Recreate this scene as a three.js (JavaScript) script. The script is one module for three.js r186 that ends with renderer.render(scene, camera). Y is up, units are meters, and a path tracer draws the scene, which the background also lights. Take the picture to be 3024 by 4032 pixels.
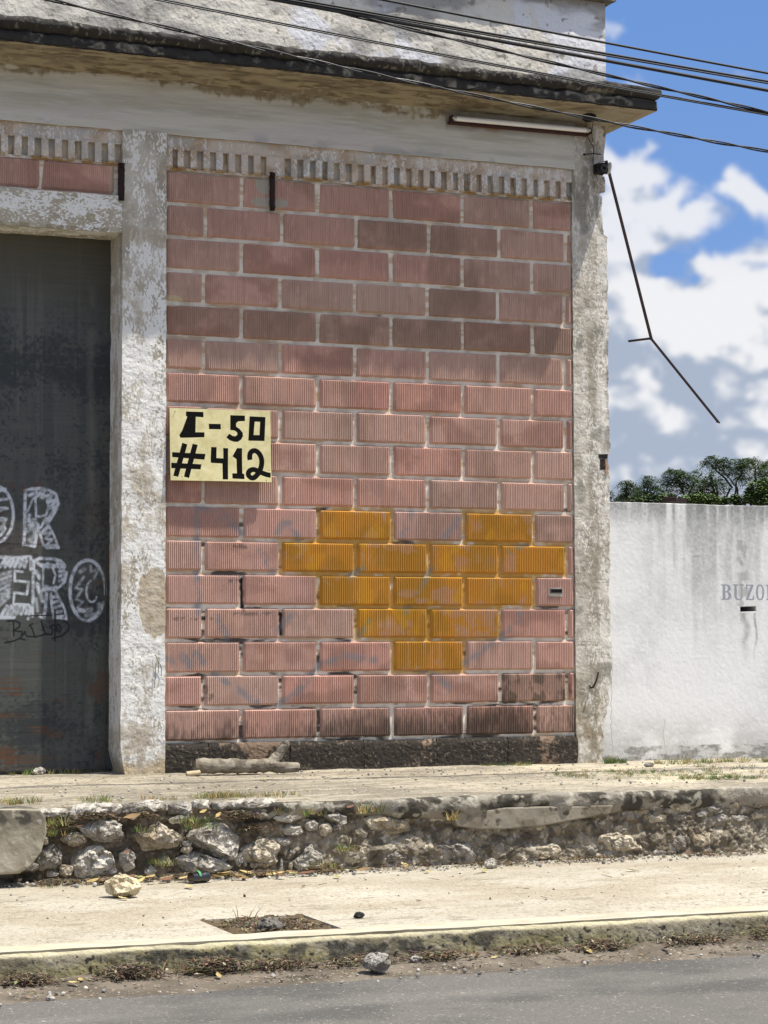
import * as THREE from 'three';
import { mergeGeometries } from 'three/addons/utils/BufferGeometryUtils.js';
import { ImprovedNoise } from 'three/addons/math/ImprovedNoise.js';

// ------------------------------------------------------------------ camera
const scene = new THREE.Scene();
const camera = new THREE.PerspectiveCamera(25.96, 768 / 1024, 0.1, 3000);
{
  const yaw = 0.3851, pitch = 0.0592, roll = -0.003;
  const r = new THREE.Vector3(Math.cos(yaw), 0, Math.sin(yaw));
  const f = new THREE.Vector3(Math.sin(yaw) * Math.cos(pitch), Math.sin(pitch), -Math.cos(yaw) * Math.cos(pitch));
  const u = new THREE.Vector3().crossVectors(r, f);
  const r2 = r.clone().multiplyScalar(Math.cos(roll)).addScaledVector(u, Math.sin(roll));
  const u2 = u.clone().multiplyScalar(Math.cos(roll)).addScaledVector(r, -Math.sin(roll));
  camera.quaternion.setFromRotationMatrix(new THREE.Matrix4().makeBasis(r2, u2, f.clone().negate()));
  camera.position.set(-3.9035, 0.7944, 13.2403);
}
// ------------------------------------------------------------------ noise
const smooth = (a, b, x) => { const t = Math.min(1, Math.max(0, (x - a) / (b - a))); return t * t * (3 - 2 * t); };
const clamp = (x, a = 0, b = 1) => Math.min(b, Math.max(a, x));
function rng(seed) { let a = seed >>> 0; return () => { a = (a + 0x6D2B79F5) | 0; let t = Math.imul(a ^ (a >>> 15), 1 | a); t = (t + Math.imul(t ^ (t >>> 7), 61 | t)) ^ t; return ((t ^ (t >>> 14)) >>> 0) / 4294967296; }; }
const PERM = new Uint16Array(131072), VAL = new Float32Array(65536);
{ const r = rng(7); for (let i = 0; i < 65536; i++) { PERM[i] = PERM[i + 65536] = (r() * 65536) | 0; VAL[i] = r(); } }
function hash2(i, j, s = 0) { return VAL[(PERM[(i & 65535)] + (j & 65535) * 7919 + s * 104729) & 65535]; }
function vn(x, y, s = 0) {
  const i = Math.floor(x), j = Math.floor(y); let fx = x - i, fy = y - j;
  fx = fx * fx * (3 - 2 * fx); fy = fy * fy * (3 - 2 * fy);
  const a = hash2(i, j, s), b = hash2(i + 1, j, s), c = hash2(i, j + 1, s), d = hash2(i + 1, j + 1, s);
  return a + (b - a) * fx + (c - a) * fy + (a - b - c + d) * fx * fy;
}
function fbm(x, y, o = 4, s = 0) { let v = 0, a = 0.5, n = 0; for (let k = 0; k < o; k++) { v += a * vn(x, y, s + k); n += a; a *= 0.5; x = x * 2.03 + 11.3; y = y * 2.03 + 5.7; } return v / n; }
const IN = new ImprovedNoise();
const n3 = (x, y, z) => IN.noise(x + 100.13, y + 57.71, z + 31.37);
function fb3(x, y, z, o = 3) { let v = 0, a = 1; for (let k = 0; k < o; k++) { v += a * n3(x, y, z); a *= 0.5; x *= 2.1; y *= 2.1; z *= 2.1; } return v; }

// ------------------------------------------------------------------ sky and sun
const SUN = new THREE.Vector3(1.56, 4.26, 1.0).normalize();
{
  const W = 4096, H = 2048, data = new Float32Array(W * H * 4), deg = 180 / Math.PI;
  // a few banks of cloud: [bearing from -z towards +x, height] in degrees, half sizes, strength
  const banks = [[28.6, 11.9, 1.4, .9, .22], [29.2, 10.6, 1.3, .9, .27], [27.8, 10.2, 1.2, 1.2, .3], [31.1, 11.8, .5, .5, .34], [31.6, 11.2, .4, .5, .26],
    [28.2, 8.4, 1.6, 1.6, .42], [30.9, 7.6, 2.0, 1.7, .46], [28.3, 6.2, 2.0, 1.2, .22], [31.3, 5.6, 1.6, 1.2, .2], [29.4, 9.7, .5, .5, -.3], [30.2, 10.2, 1.0, .45, -.25],
    [29.9, 6.5, .5, .35, -.3], [29.0, 14.0, 1.0, .35, .1], [28.2, 16.0, .4, .7, .08], [31.0, 15.6, 1.8, 1.3, -.3], [30.5, 13.2, 1.2, .6, -.22], [29.5, 4.4, 3.5, 1.1, .24], [30.6, 12.9, 1.0, .5, -.2], [30.0, 9.2, .7, .5, -.2]];
  const dens = (A, el, fine) => {
    const o = fine ? 3 : 1, wx = A + 1.2 * (fbm(A * .9, el * 1.1, o, 40) - .5), wy = el + .8 * (fbm(A * .9 + 9, el * 1.1, o, 44) - .5);
    const d = fine ? fbm(wx * .42, wy * .62, 7, 20) * .6 + fbm(wx * 1.7, wy * 2.1, 6, 30) * .4 : fbm(wx * .42, wy * .62, 3, 20) * .62 + fbm(wx * 1.7, wy * 2.1, 1, 30) * .38;
    let t = -.085 + .1 * smooth(0, 3, el) * (1 - smooth(7.5, 11, el)) + .09 * smooth(17, 26, el);  // last term: extra cloud above the view, added to whiten the light in the shade
    if (fine) for (const [a, e, ra, re, k] of banks) { const q = ((A - a) / ra) ** 2 + ((el - e) / re) ** 2; if (q < 4) t += k * Math.exp(-q * 1.1); }
    return d + t;
  };
  const out = [0, 0, 0];
  for (let j = 0; j < H; j++) {
    const el = ((j + .5) / H - .5) * 180;
    for (let i = 0; i < W; i++) {
      const o = (j * W + i) * 4; data[o + 3] = 1;
      if (el <= 0) { data[o] = .3; data[o + 1] = .29; data[o + 2] = .26; continue; }
      const phi = ((i + .5) / W - .5) * 2 * Math.PI, x = Math.cos(phi), z = Math.sin(phi), A = Math.atan2(x, -z) * deg, fine = el < 20 && A > 18 && A < 42;
      const k = 1 - Math.exp(-el / 11);
      out[0] = .27 - .213 * k; out[1] = .41 - .24 * k; out[2] = .65 - .185 * k;
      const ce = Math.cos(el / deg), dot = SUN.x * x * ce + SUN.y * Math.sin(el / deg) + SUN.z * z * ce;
      const glow = .42 * Math.exp((dot - 1) * 4.5) + .5 * Math.exp((dot - 1) * 30); out[0] += glow; out[1] += glow; out[2] += glow;  // glow round the unseen sun, strengthened to brighten the shaded wall
      const ex = el > 25 ? 25 + (el - 25) * .6 : el, D0 = dens(el > 25 ? A * Math.cos((el - 25) / deg) : A, ex, fine), hi = smooth(8.8, 10.5, el) * (1 - smooth(16, 22, el)), m = smooth(.465 - .02 * hi, .565 + .05 * hi, D0) * (1 - .1 * hi) * smooth(.5, 2.5, el) * (1 - .6 * smooth(60, 88, el));
      if (m > .002) {
        const D1 = dens(A + .28, ex + .5, fine), D2 = fine ? dens(A + .1, ex + 1.3, fine) : D1;
        const puff = fine ? fbm(A * 1.5 + 60, ex * 2.1, 5, 52) : .5, lit = clamp(.56 + 1.5 * (puff - .52) + 4.4 * (D0 - D1) + 2.2 * (D0 - D2) - .5 * Math.max(0, D2 - .6)), g = 1 + .75 * smooth(.35, 1, dot);  // g brightens clouds towards the sun, added for more fill in the shade
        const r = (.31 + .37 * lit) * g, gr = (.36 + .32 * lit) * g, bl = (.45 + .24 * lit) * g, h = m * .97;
        out[0] += (r - out[0]) * h; out[1] += (gr - out[1]) * h; out[2] += (bl - out[2]) * h;
      }
      data[o] = out[0]; data[o + 1] = out[1]; data[o + 2] = out[2];
    }
  }
  const t = new THREE.DataTexture(data, W, H, THREE.RGBAFormat, THREE.FloatType);
  t.mapping = THREE.EquirectangularReflectionMapping; t.magFilter = THREE.LinearFilter; t.needsUpdate = true;
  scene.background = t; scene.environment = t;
}
const sun = new THREE.DirectionalLight(new THREE.Color(1.0, 0.95, 0.86), 4.8);
sun.position.copy(SUN).multiplyScalar(30); sun.target.position.set(0.6, 1, 1); sun.position.add(sun.target.position);
sun.castShadow = true; sun.shadow.mapSize.set(4096, 4096);
Object.assign(sun.shadow.camera, { left: -9, right: 9, top: 9, bottom: -9, near: 1, far: 80 });
scene.add(sun, sun.target);
const renderer = new THREE.WebGLRenderer({ antialias: true });
renderer.setSize(768, 1024); renderer.toneMapping = THREE.LinearToneMapping; renderer.toneMappingExposure = 1.33;
renderer.shadowMap.enabled = true;

// ------------------------------------------------------------------ helpers
const taken = new Map();
const numbered = (n) => { const k = taken.get(n) ?? 0; taken.set(n, k + 1); return k ? `${n}_${String(k).padStart(3, '0')}` : n; };
function mesh(name, geo, mat, parent) {
  const m = new THREE.Mesh(geo, mat); m.castShadow = m.receiveShadow = true;
  m.name = parent ? name : numbered(name); (parent ?? scene).add(m); return m;
}
function part(name, geo, mat, parent) { const m = mesh(name, geo, mat, parent); const same = parent.children.filter((c) => c !== m && c.name.replace(/_\d{3}$/, '') === name).length; if (same) m.name = `${name}_${String(same).padStart(3, '0')}`; return m; }
function thing(name, label, category, pos = [0, 0, 0], group) {
  const g = new THREE.Group(); g.name = numbered(name); g.position.set(...pos); g.userData = { label, category }; if (group) g.userData.group = group; scene.add(g); return g;
}
function tag(o, label, category, group) { o.userData = { label, category }; if (group) o.userData.group = group; return o; }
function struct(name, geo, mat, label) { const m = mesh(name, geo, mat); m.userData = { kind: 'structure', label, category: name.replace(/_/g, ' ').split(' ').slice(-1)[0] }; return m; }
const mix3 = (c, a, t) => { c[0] += (a[0] - c[0]) * t; c[1] += (a[1] - c[1]) * t; c[2] += (a[2] - c[2]) * t; };
const set3 = (c, a) => { c[0] = a[0]; c[1] = a[1]; c[2] = a[2]; };
function tex(w, h, fn, srgb = true) {
  const d = new Uint8Array(w * h * 4), c = [0, 0, 0];
  for (let j = 0; j < h; j++) for (let i = 0; i < w; i++) { fn((i + .5) / w, (j + .5) / h, c); const o = (j * w + i) * 4; d[o] = clamp(c[0], 0, 255); d[o + 1] = clamp(c[1], 0, 255); d[o + 2] = clamp(c[2], 0, 255); d[o + 3] = 255; }
  const t = new THREE.DataTexture(d, w, h, THREE.RGBAFormat, THREE.UnsignedByteType);
  t.wrapS = t.wrapT = THREE.RepeatWrapping; t.magFilter = THREE.LinearFilter; t.minFilter = THREE.LinearMipmapLinearFilter; t.generateMipmaps = true;
  if (srgb) t.colorSpace = THREE.SRGBColorSpace; t.needsUpdate = true; return t;
}
// a colour map over the rectangle [x0,x1] x [y0,y1] of a surface whose uv is in metres
function painted(x0, x1, y0, y1, ppm, fn) {
  const W = x1 - x0, H = y1 - y0;
  const t = tex(Math.min(2048, Math.round(W * ppm)), Math.min(2048, Math.round(H * ppm)), (u, v, c) => fn(x0 + u * W, y0 + v * H, c));
  t.repeat.set(1 / W, 1 / H); t.offset.set(-x0 / W, -y0 / H); return t;
}
// tileable noise: blend of a noise with its shifted self
function tile(size, px, fn, srgb) {
  const t = tex(px, px, (u, v, c) => {
    const wu = smooth(0, .25, u), wv = smooth(0, .25, v), a = [0, 0, 0], s = [0, 0, 0];
    for (const [du, dv, w] of [[0, 0, wu * wv], [1, 0, (1 - wu) * wv], [0, 1, wu * (1 - wv)], [1, 1, (1 - wu) * (1 - wv)]]) { if (w < .001) continue; fn((u + du) * size, (v + dv) * size, a); s[0] += a[0] * w; s[1] += a[1] * w; s[2] += a[2] * w; }
    const n = Math.sqrt(wu * wu * wv * wv + (1 - wu) ** 2 * wv * wv + wu * wu * (1 - wv) ** 2 + (1 - wu) ** 2 * (1 - wv) ** 2);
    set3(c, s); if (fn.keep) { for (let k = 0; k < 3; k++) c[k] = fn.keep + (c[k] - fn.keep) / n; }
  }, srgb);
  t.repeat.set(1 / size, 1 / size); return t;
}
function grey(f, mid = 128) { const g = (x, y, c) => { const v = f(x, y) * 255; c[0] = c[1] = c[2] = v; }; g.keep = mid; return g; }
const B = {
  rough: tile(1, 768, grey((x, y) => fbm(x * 14, y * 14, 6, 3)), false),
  plaster: tile(1.2, 1024, grey((x, y) => { const a = fbm(x * 7 + 2 * fbm(x * 5, y * 5, 2, 9), y * 16, 5, 5); return .55 * a + .45 * fbm(x * 45, y * 45, 3, 8); }), false),
  streak: tile(1.2, 768, grey((x, y) => .7 * fbm(x * 5, y * 60, 4, 15) + .3 * fbm(x * 40, y * 40, 3, 12)), false),
  stone: tile(.5, 768, grey((x, y) => { const a = Math.abs(fbm(x * 22, y * 22, 5, 25) - .5) * 2; return .5 * a + .5 * fbm(x * 60, y * 60, 4, 28); }, 100), false),
  peel: tile(.7, 768, grey((x, y) => .65 * fbm(x * 46, y * 46, 3, 37) + .35 * fbm(x * 9, y * 9, 3, 39)), false),
  sand: tile(.6, 768, grey((x, y) => .5 * fbm(x * 60, y * 60, 4, 33) + .5 * fbm(x * 190, y * 190, 2, 35)), false),
};
function std(o) { return new THREE.MeshStandardMaterial({ roughness: .92, metalness: 0, ...o }); }
function uvWorld(g) {
  const p = g.attributes.position, n = g.attributes.normal, uv = new Float32Array(p.count * 2);
  for (let i = 0; i < p.count; i++) {
    const x = p.getX(i), y = p.getY(i), z = p.getZ(i), ax = Math.abs(n.getX(i)), ay = Math.abs(n.getY(i)), az = Math.abs(n.getZ(i));
    if (az >= ax && az >= ay) { uv[2 * i] = x; uv[2 * i + 1] = y; } else if (ay >= ax) { uv[2 * i] = x; uv[2 * i + 1] = z; } else { uv[2 * i] = x + z; uv[2 * i + 1] = y; }
  }
  g.setAttribute('uv', new THREE.BufferAttribute(uv, 2)); return g;
}
function uvSkew(g) {
  const p = g.attributes.position, uv = new Float32Array(p.count * 2);
  for (let i = 0; i < p.count; i++) { uv[2 * i] = p.getX(i) + .7 * p.getZ(i); uv[2 * i + 1] = p.getY(i) + .55 * p.getZ(i); }
  g.setAttribute('uv', new THREE.BufferAttribute(uv, 2)); return g;
}
function bx(x0, x1, y0, y1, z0, z1) { const g = new THREE.BoxGeometry(x1 - x0, y1 - y0, z1 - z0); g.translate((x0 + x1) / 2, (y0 + y1) / 2, (z0 + z1) / 2); return uvWorld(g); }
// a box of small cells pushed about by noise; shape(p) may bend it further
function roughBox(x0, x1, y0, y1, z0, z1, cell, amp, freq, seed = 0, shape) {
  const w = x1 - x0, h = y1 - y0, d = z1 - z0, sg = (l) => Math.max(1, Math.min(400, Math.round(l / cell)));
  const g = new THREE.BoxGeometry(w, h, d, sg(w), sg(h), Math.min(sg(d), 24)); g.translate((x0 + x1) / 2, (y0 + y1) / 2, (z0 + z1) / 2); uvWorld(g);
  const p = g.attributes.position, v = new THREE.Vector3();
  for (let i = 0; i < p.count; i++) {
    v.fromBufferAttribute(p, i); const q = [v.x * freq + seed * 7.1, v.y * freq + seed * 3.3, v.z * freq];
    if (shape) shape(v);
    v.x += amp * fb3(q[0], q[1], q[2]); v.y += amp * fb3(q[0] + 31, q[1] + 17, q[2]); v.z += amp * fb3(q[0] + 63, q[1] + 5, q[2] + 9);
    p.setXYZ(i, v.x, v.y, v.z);
  }
  g.computeVertexNormals(); return g;
}
function tube(pts, r, seg = 40, rad = 7, closed = false) { return new THREE.TubeGeometry(new THREE.CatmullRomCurve3(pts.map((a) => new THREE.Vector3(...a))), seg, r, rad, closed); }
function canvasMask(x0, x1, y0, y1, ppm, draw) {   // sprayed or brushed strokes as coverage 0..1 in three colour channels
  const w = Math.round((x1 - x0) * ppm), h = Math.round((y1 - y0) * ppm), cv = document.createElement('canvas'); cv.width = w; cv.height = h;
  const c = cv.getContext('2d'); c.fillStyle = '#000'; c.fillRect(0, 0, w, h); c.lineCap = c.lineJoin = 'round'; c.globalCompositeOperation = 'lighter';
  c.setTransform(ppm, 0, 0, -ppm, -x0 * ppm, y1 * ppm); draw(c);
  const d = c.getImageData(0, 0, w, h).data;
  return (x, y, k) => { const i = Math.floor((x - x0) * ppm), j = Math.floor((y1 - y) * ppm); return i < 0 || j < 0 || i >= w || j >= h ? 0 : d[(j * w + i) * 4 + k] / 255; };
}
function spray(c, pts, width, rgb, a = 1) {
  for (const [f, k] of [[1.7, .18], [1.3, .25], [1, .35], [.65, .4]]) { c.strokeStyle = `rgba(${rgb},${Math.min(1, k * a)})`; c.lineWidth = width * f; c.beginPath(); c.moveTo(...pts[0]); for (const q of pts.slice(1)) c.lineTo(...q); c.stroke(); }
}

// ------------------------------------------------------------------ the building
const house = thing('warehouse_building', 'old roadside building with pink ribbed blocks, whitewashed pillars and a blackened cornice', 'building');
const cement = (x, y, c, s = 0) => { const n = fbm(x * 6, y * 6, 5, 50 + s), m = fbm(x * 38, y * 38, 3, 54 + s); set3(c, [186, 179, 166]); mix3(c, [154, 146, 130], smooth(.35, .75, n)); mix3(c, [196, 188, 172], smooth(.55, .8, m) * .6); };
const whiteFlakes = (x, y, bias, s) => { const n = fbm(x * 24, y * 10, 5, 60 + s) * .55 + fbm(x * 130, y * 64, 3, 66 + s) * .62 + .16 * (fbm(x * 3, y * 2, 2, 68 + s) - .5); return smooth(.01, .09, n - .575 + bias); };
const plainCement = std({ map: tile(2, 512, (() => { const f = (x, y, c) => cement(x, y, c); return f; })()), bumpMap: B.rough, bumpScale: .01 });
{
  const g = mergeGeometries([bx(-6, 3.02, -.3, 5.05, -6, -.34), bx(-.1, 2.95, -.3, 4.3, -.339, -.065), bx(-3.3, -.2, 3.4, 4.3, -.338, -.066), bx(-6, -3.4, -.3, 4.3, -.337, -.01)]);
  part('wall', g, plainCement, house);
}
// pillars
const pillarMap = painted(-.35, 0.35, -.05, 4.05, 420, (x, y, c) => {
  cement(x, y, c, 1);
  const px = (x + .145) / .28;
  let b = .1 * (fbm(y * 1.6, 3.7, 3, 70) - .5) - .02; b += .14 - .12 * smooth(2.7, 3.2, y); b -= .1 * smooth(.3, .1, y) + .06 * smooth(.35, .5, Math.abs(px - .1)) * (y > 3.1 ? 1 : 0);
  mix3(c, [222, 220, 214], whiteFlakes(x, y, b, 1) * .95);
  const q = Math.hypot((x + .075) / .105, (y - 1.055) / .2) + .5 * (fbm(x * 16, y * 16, 4, 77) - .5);
  if (q < 1 && x > -.18) { set3(c, [180, 168, 148]); const n = fbm(x * 30, y * 30, 3, 79); mix3(c, [160, 144, 118], smooth(.4, .8, n)); }
  if (y < .12) mix3(c, [178, 156, 118], smooth(.13, .06, y + .05 * fbm(x * 20, 3, 2, 6)) * .7);
  mix3(c, [160, 148, 128], smooth(.58, .72, fbm(x * 7 + 9, y * 4.5, 5, 81)) * .6);
});
const pillarMat = std({ map: pillarMap, bumpMap: B.plaster, bumpScale: .01 });
const jambShape = (v) => { v.x += v.y < .14 && v.x < -.25 ? .03 * (1 - v.y / .14) : 0; };
part('pillar', roughBox(-.285, -.004, -.06, 3.985, -.33, .025, .02, .0038, 9, 1, jambShape), pillarMat, house);
part('pillar', roughBox(-3.62, -3.3, -.06, 3.985, -.33, .026, .03, .0038, 9, 2), pillarMat, house);
const pilasterMap = painted(2.75, 3.25, -.05, 4.5, 420, (x, y, c) => {
  cement(x, y, c, 5);
  const mid = smooth(.045, .02, Math.abs(x - 2.975 + .02 * (fbm(y * 3, 2, 3, 83) - .5)));
  mix3(c, [142, 134, 118], mid * .7 * smooth(.3, .6, fbm(x * 9, y * 4, 3, 84))); { const f = Math.abs(((y + .05 + .012 * n3(x * 9, y, 1)) % .42) - .21); mix3(c, [120, 112, 98], smooth(.006, .0, Math.abs(f - .2)) * .6 * smooth(.4, .6, fbm(x * 12, y * 6, 3, 85))); }
  mix3(c, [214, 210, 200], whiteFlakes(x, y, (x > 3.02 ? .1 : -.06) + (y > 3.0 ? .02 : -.02), 6) * .8);
  mix3(c, [112, 108, 98], smooth(.6, .75, fbm(x * 9 + 4, y * 5, 4, 86)) * .6);
  if (y < .6) mix3(c, [128, 114, 92], smooth(.38, .7, fbm(x * 22, y * 22, 5, 88)) * .7 * smooth(.6, .3, y));
  if (y > 4.05) mix3(c, [110, 92, 62], smooth(.5, .62, fbm(x * 10, y * 7, 4, 89)) * .7 * smooth(4.0, 4.25, y));
});
const pilasterMat = std({ map: pilasterMap, bumpMap: B.plaster, bumpScale: .009 });
const edgeX = (y) => {   // how far the broken right corner stands in or out
  let d = .012 * fb3(y * 2.1, 2.2, 8.8, 3) + .008 * fb3(y * 24, 5, 1, 3);
  if (y > 3.82 && y < 4.2) d -= .035 * smooth(4.22, 4.0, y); if (y > 3.55 && y < 3.86) d -= .03;
  if (y < .62) d -= .06 * smooth(.62, .2, y) + .02 * n3(y * 22, 1, 1); if (y > 1.98 && y < 2.06) d -= .03; return d;
};
part('pilaster', roughBox(2.836, 3.1, -.06, 4.34, -.34, 0, .016, .0035, 11, 3, (v) => { if (v.x > 2.95) { const k = (v.x - 2.95) / .15; v.x += k * edgeX(v.y) * (v.z > -.12 ? 1 : .3); if (k > .7) v.z -= .012 * k * Math.abs(n3(v.y * 9, 3, 2)); } }), pilasterMat, house);
{ const hole = std({ color: 0x2a1d16, roughness: 1 }); part('niche_shade_and_rim', roughBox(3.03, 3.066, 1.955, 2.03, -.06, .004, .01, .004, 30, 12), hole, house); part('niche_shade_and_rim', roughBox(3.02, 3.088, 2.034, 2.062, -.06, .003, .01, .004, 30, 13), std({ color: 0x191310, roughness: 1 }), house); part('niche_shade_and_rim', roughBox(3.068, 3.09, 1.93, 2.03, -.06, .005, .01, .006, 30, 14), std({ color: 0xa0856a, roughness: 1, bumpMap: B.rough, bumpScale: .01 }), house); }  // near-black boxes stand in for the shade of a hole; the pale one is plaster
// frieze
const friezeMap = painted(-2, 3.2, 3.9, 4.45, 340, (x, y, c) => {
  const n = fbm(x * 2.2, y * 22, 5, 90), m = fbm(x * 9, y * 50, 4, 95);
  set3(c, [200, 196, 184]); mix3(c, [182, 178, 164], smooth(.35, .75, n)); mix3(c, [205, 205, 200], smooth(.55, .8, m) * .5);
  mix3(c, [196, 186, 182], smooth(.55, .7, fbm(x * 1.7, y * 4, 3, 97)) * .5);
  const top = y - 4.262 + .0075 * (x - 1) + .16 * (fbm(x * 2.1, 1.3, 4, 98) - .5) + .07 * (fbm(x * 30, y * 9, 3, 99) - .5);
  const st = smooth(0, .035, top); mix3(c, [122, 106, 78], st * .8 * smooth(.3, .55, fbm(x * 12, y * 26, 4, 100))); mix3(c, [158, 146, 122], st * smooth(.48, .66, fbm(x * 30, y * 16, 4, 101)) * .8);
  if (x > 1.9) { mix3(c, [128, 124, 112], smooth(4.16, 4.24, y + .03 * fbm(x * 8, 0, 3, 104)) * .7); mix3(c, [140, 92, 60], smooth(.03, 0, Math.abs(y - 4.2)) * smooth(.5, .7, fbm(x * 7, y * 9, 3, 106)) * .5); }
  mix3(c, [120, 122, 128], smooth(.6, .72, fbm(x * 5 + 3, y * 9, 4, 103)) * .3 * smooth(4.06, 3.98, y));
});
const friezeMat = std({ map: friezeMap, bumpMap: B.streak, bumpScale: .004 });
part('frieze', roughBox(-6, 2.85, 3.977, 4.33, -.3, .02, .03, .003, 5, 4), friezeMat, house);
// cornice: a moulded profile swept along the front and back along the side
{
  const prof = [[-.02, 4.30], [.022, 4.295], [.045, 4.303], [.06, 4.322], [.085, 4.326], [.1, 4.335], [.13, 4.338], [.15, 4.352], [.165, 4.354], [.175, 4.347], [.24, 4.346], [.32, 4.345], [.398, 4.344],
    [.40, 4.36], [.40, 4.39], [.398, 4.415], [.382, 4.422], [.385, 4.432], [.405, 4.438], [.418, 4.45], [.436, 4.46], [.44, 4.48], [.437, 4.505], [.42, 4.518], [.36, 4.535], [.26, 4.548], [.12, 4.56], [-.05, 4.57]];
  for (const q of prof) { if (q[1] > 4.39) q[1] = 4.39 + (q[1] - 4.39) * .8; if (q[0] < .14) q[1] += .012; }
  const path = []; for (let x = -6; x < 3.11; x += .028) path.push([x, null]); path.push([3.1, 'c']); for (let z = 0; z > -3; z -= .12) path.push([null, z]);
  const pos = [], uv = [], idx = [], np = prof.length; let run = 0;
  path.forEach(([x, z], a) => {
    run = x !== null ? x : 3.1 - z;
    prof.forEach(([d, y], b) => {
      let P; if (z === null) P = [x, y, d]; else if (z === 'c') P = [3.1 + .43 * d, y, d]; else P = [3.1 + .43 * d, y, z - .02];
      P[1] -= .0075 * (P[0] - 1);
      const k = b < 3 ? .2 : b < 13 ? .5 : 1, am = b >= 13 && b < 26 ? .014 : .004, q = [P[0] * 17, P[1] * 17, P[2] * 17];
      P[0] += am * .4 * fb3(q[0] + 3, q[1], q[2]); P[1] += am * fb3(q[0], q[1] + 9, q[2], 4) + (b > 18 && b < 25 ? .012 * n3(P[0] * 4, 1, 2) : 0); P[2] += k * am * fb3(q[0], q[1], q[2] + 5, 4);
      pos.push(...P); uv.push(run, y + (b < 13 ? d * .6 : b > 22 ? -(d - .42) * .6 : 0));
    });
  });
  for (let a = 0; a < path.length - 1; a++) for (let b = 0; b < np - 1; b++) { const i = a * np + b; idx.push(i, i + np, i + 1, i + 1, i + np, i + np + 1); }
  const g = new THREE.BufferGeometry(); g.setAttribute('position', new THREE.Float32BufferAttribute(pos, 3)); g.setAttribute('uv', new THREE.Float32BufferAttribute(uv, 2)); g.setIndex(idx); g.computeVertexNormals();
  const soffitMap = painted(-2, 3.6, 4.25, 4.65, 340, (x, y, c) => {
    const n = fbm(x * 7, y * 26, 5, 110);
    set3(c, [152, 140, 114]); mix3(c, [122, 110, 90], smooth(.4, .72, n)); mix3(c, [86, 74, 54], smooth(.5, .7, fbm(x * 9, y * 40, 5, 112)) * .7);
    mix3(c, [176, 164, 140], smooth(.66, .74, fbm(x * 18, y * 16, 5, 118)) * .4); if (x > 2.2) mix3(c, [158, 150, 134], .8 * smooth(1.8, 2.8, x) * smooth(.3, .6, fbm(x * 6, y * 8, 3, 119)));
  });
  const fasciaMap = painted(-2, 3.6, 4.25, 4.85, 340, (x, y, c) => {
    const m = fbm(x * 13, y * 17, 5, 124), w = fbm(x * 2.6, y * 5, 3, 128);
    set3(c, [128, 122, 108]); mix3(c, [86, 80, 70], smooth(.4, .7, fbm(x * 30, y * 30, 3, 121)));
    let k = smooth(.36, .52, m * .7 + w * .3 + (y > 4.41 ? .12 : .02) - .05 * smooth(1.8, 2.6, x)); mix3(c, [40, 37, 33], k * .92);
    if (y > 4.43) mix3(c, [120, 116, 106], smooth(.62, .74, fbm(x * 44, y * 44, 3, 131)) * .75);
  });
  const cor = new THREE.Group(); cor.name = 'cornice'; house.add(cor);
  const sub = (b0, b1) => { const h = new THREE.BufferGeometry(); for (const k of ['position', 'uv', 'normal']) h.setAttribute(k, g.attributes[k].clone()); const id = []; for (let a = 0; a < path.length - 1; a++) for (let b = b0; b < b1; b++) { const i = a * np + b; id.push(i, i + np, i + 1, i + 1, i + np, i + np + 1); } h.setIndex(id); return h; };
  part('soffit', sub(0, 12), std({ map: soffitMap, bumpMap: B.streak, bumpScale: .005 }), cor);
  part('fascia', sub(12, np - 1), std({ map: fasciaMap, bumpMap: B.stone, bumpScale: .012 }), cor);
  const hole = new THREE.Mesh(new THREE.SphereGeometry(.05, 14, 10), std({ color: 0x14110d })); hole.name = 'drain_hole_shade'; hole.position.set(2.915, 4.325, .1); hole.scale.set(1, .75, 1); house.add(hole);  // solid near-black ball gives the hole its darkness by colour
}
// parapet and coping
const parapetMap = painted(-2, 3.2, 4.4, 5.2, 320, (x, y, c) => {
  const n = fbm(x * 4, y * 4, 5, 140), m = fbm(x * 24, y * 24, 4, 144);
  set3(c, [222, 214, 198]); mix3(c, [202, 194, 178], smooth(.42, .72, n) * .7); mix3(c, [226, 224, 224], smooth(.6, .68, fbm(x * 3.2 + 5, y * 2.2, 4, 147)) * .9);
  mix3(c, [150, 145, 137], smooth(.54, .7, fbm(x * 2.4 + 8, y * 5, 5, 149) + .12 * smooth(4.85, 5.15, y) + .05 * smooth(0, 3, x)) * .75); mix3(c, [120, 112, 98], smooth(.68, .78, m) * .6);
});
part('parapet', roughBox(-6, 3.112, 4.4, 5.155, -.3, -.022, .022, .004, 7, 6), std({ map: parapetMap, bumpMap: B.plaster, bumpScale: .008 }), house);
part('coping', roughBox(-6, 3.165, 5.156, 5.32, -.34, .035, .04, .005, 7, 7), std({ map: B.plaster.clone() && tile(1, 256, (x, y, c) => { set3(c, [120, 114, 102]); mix3(c, [60, 56, 50], smooth(.4, .6, fbm(x * 12, y * 12, 4, 150))); }), bumpMap: B.rough, bumpScale: .01 }), house);

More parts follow.
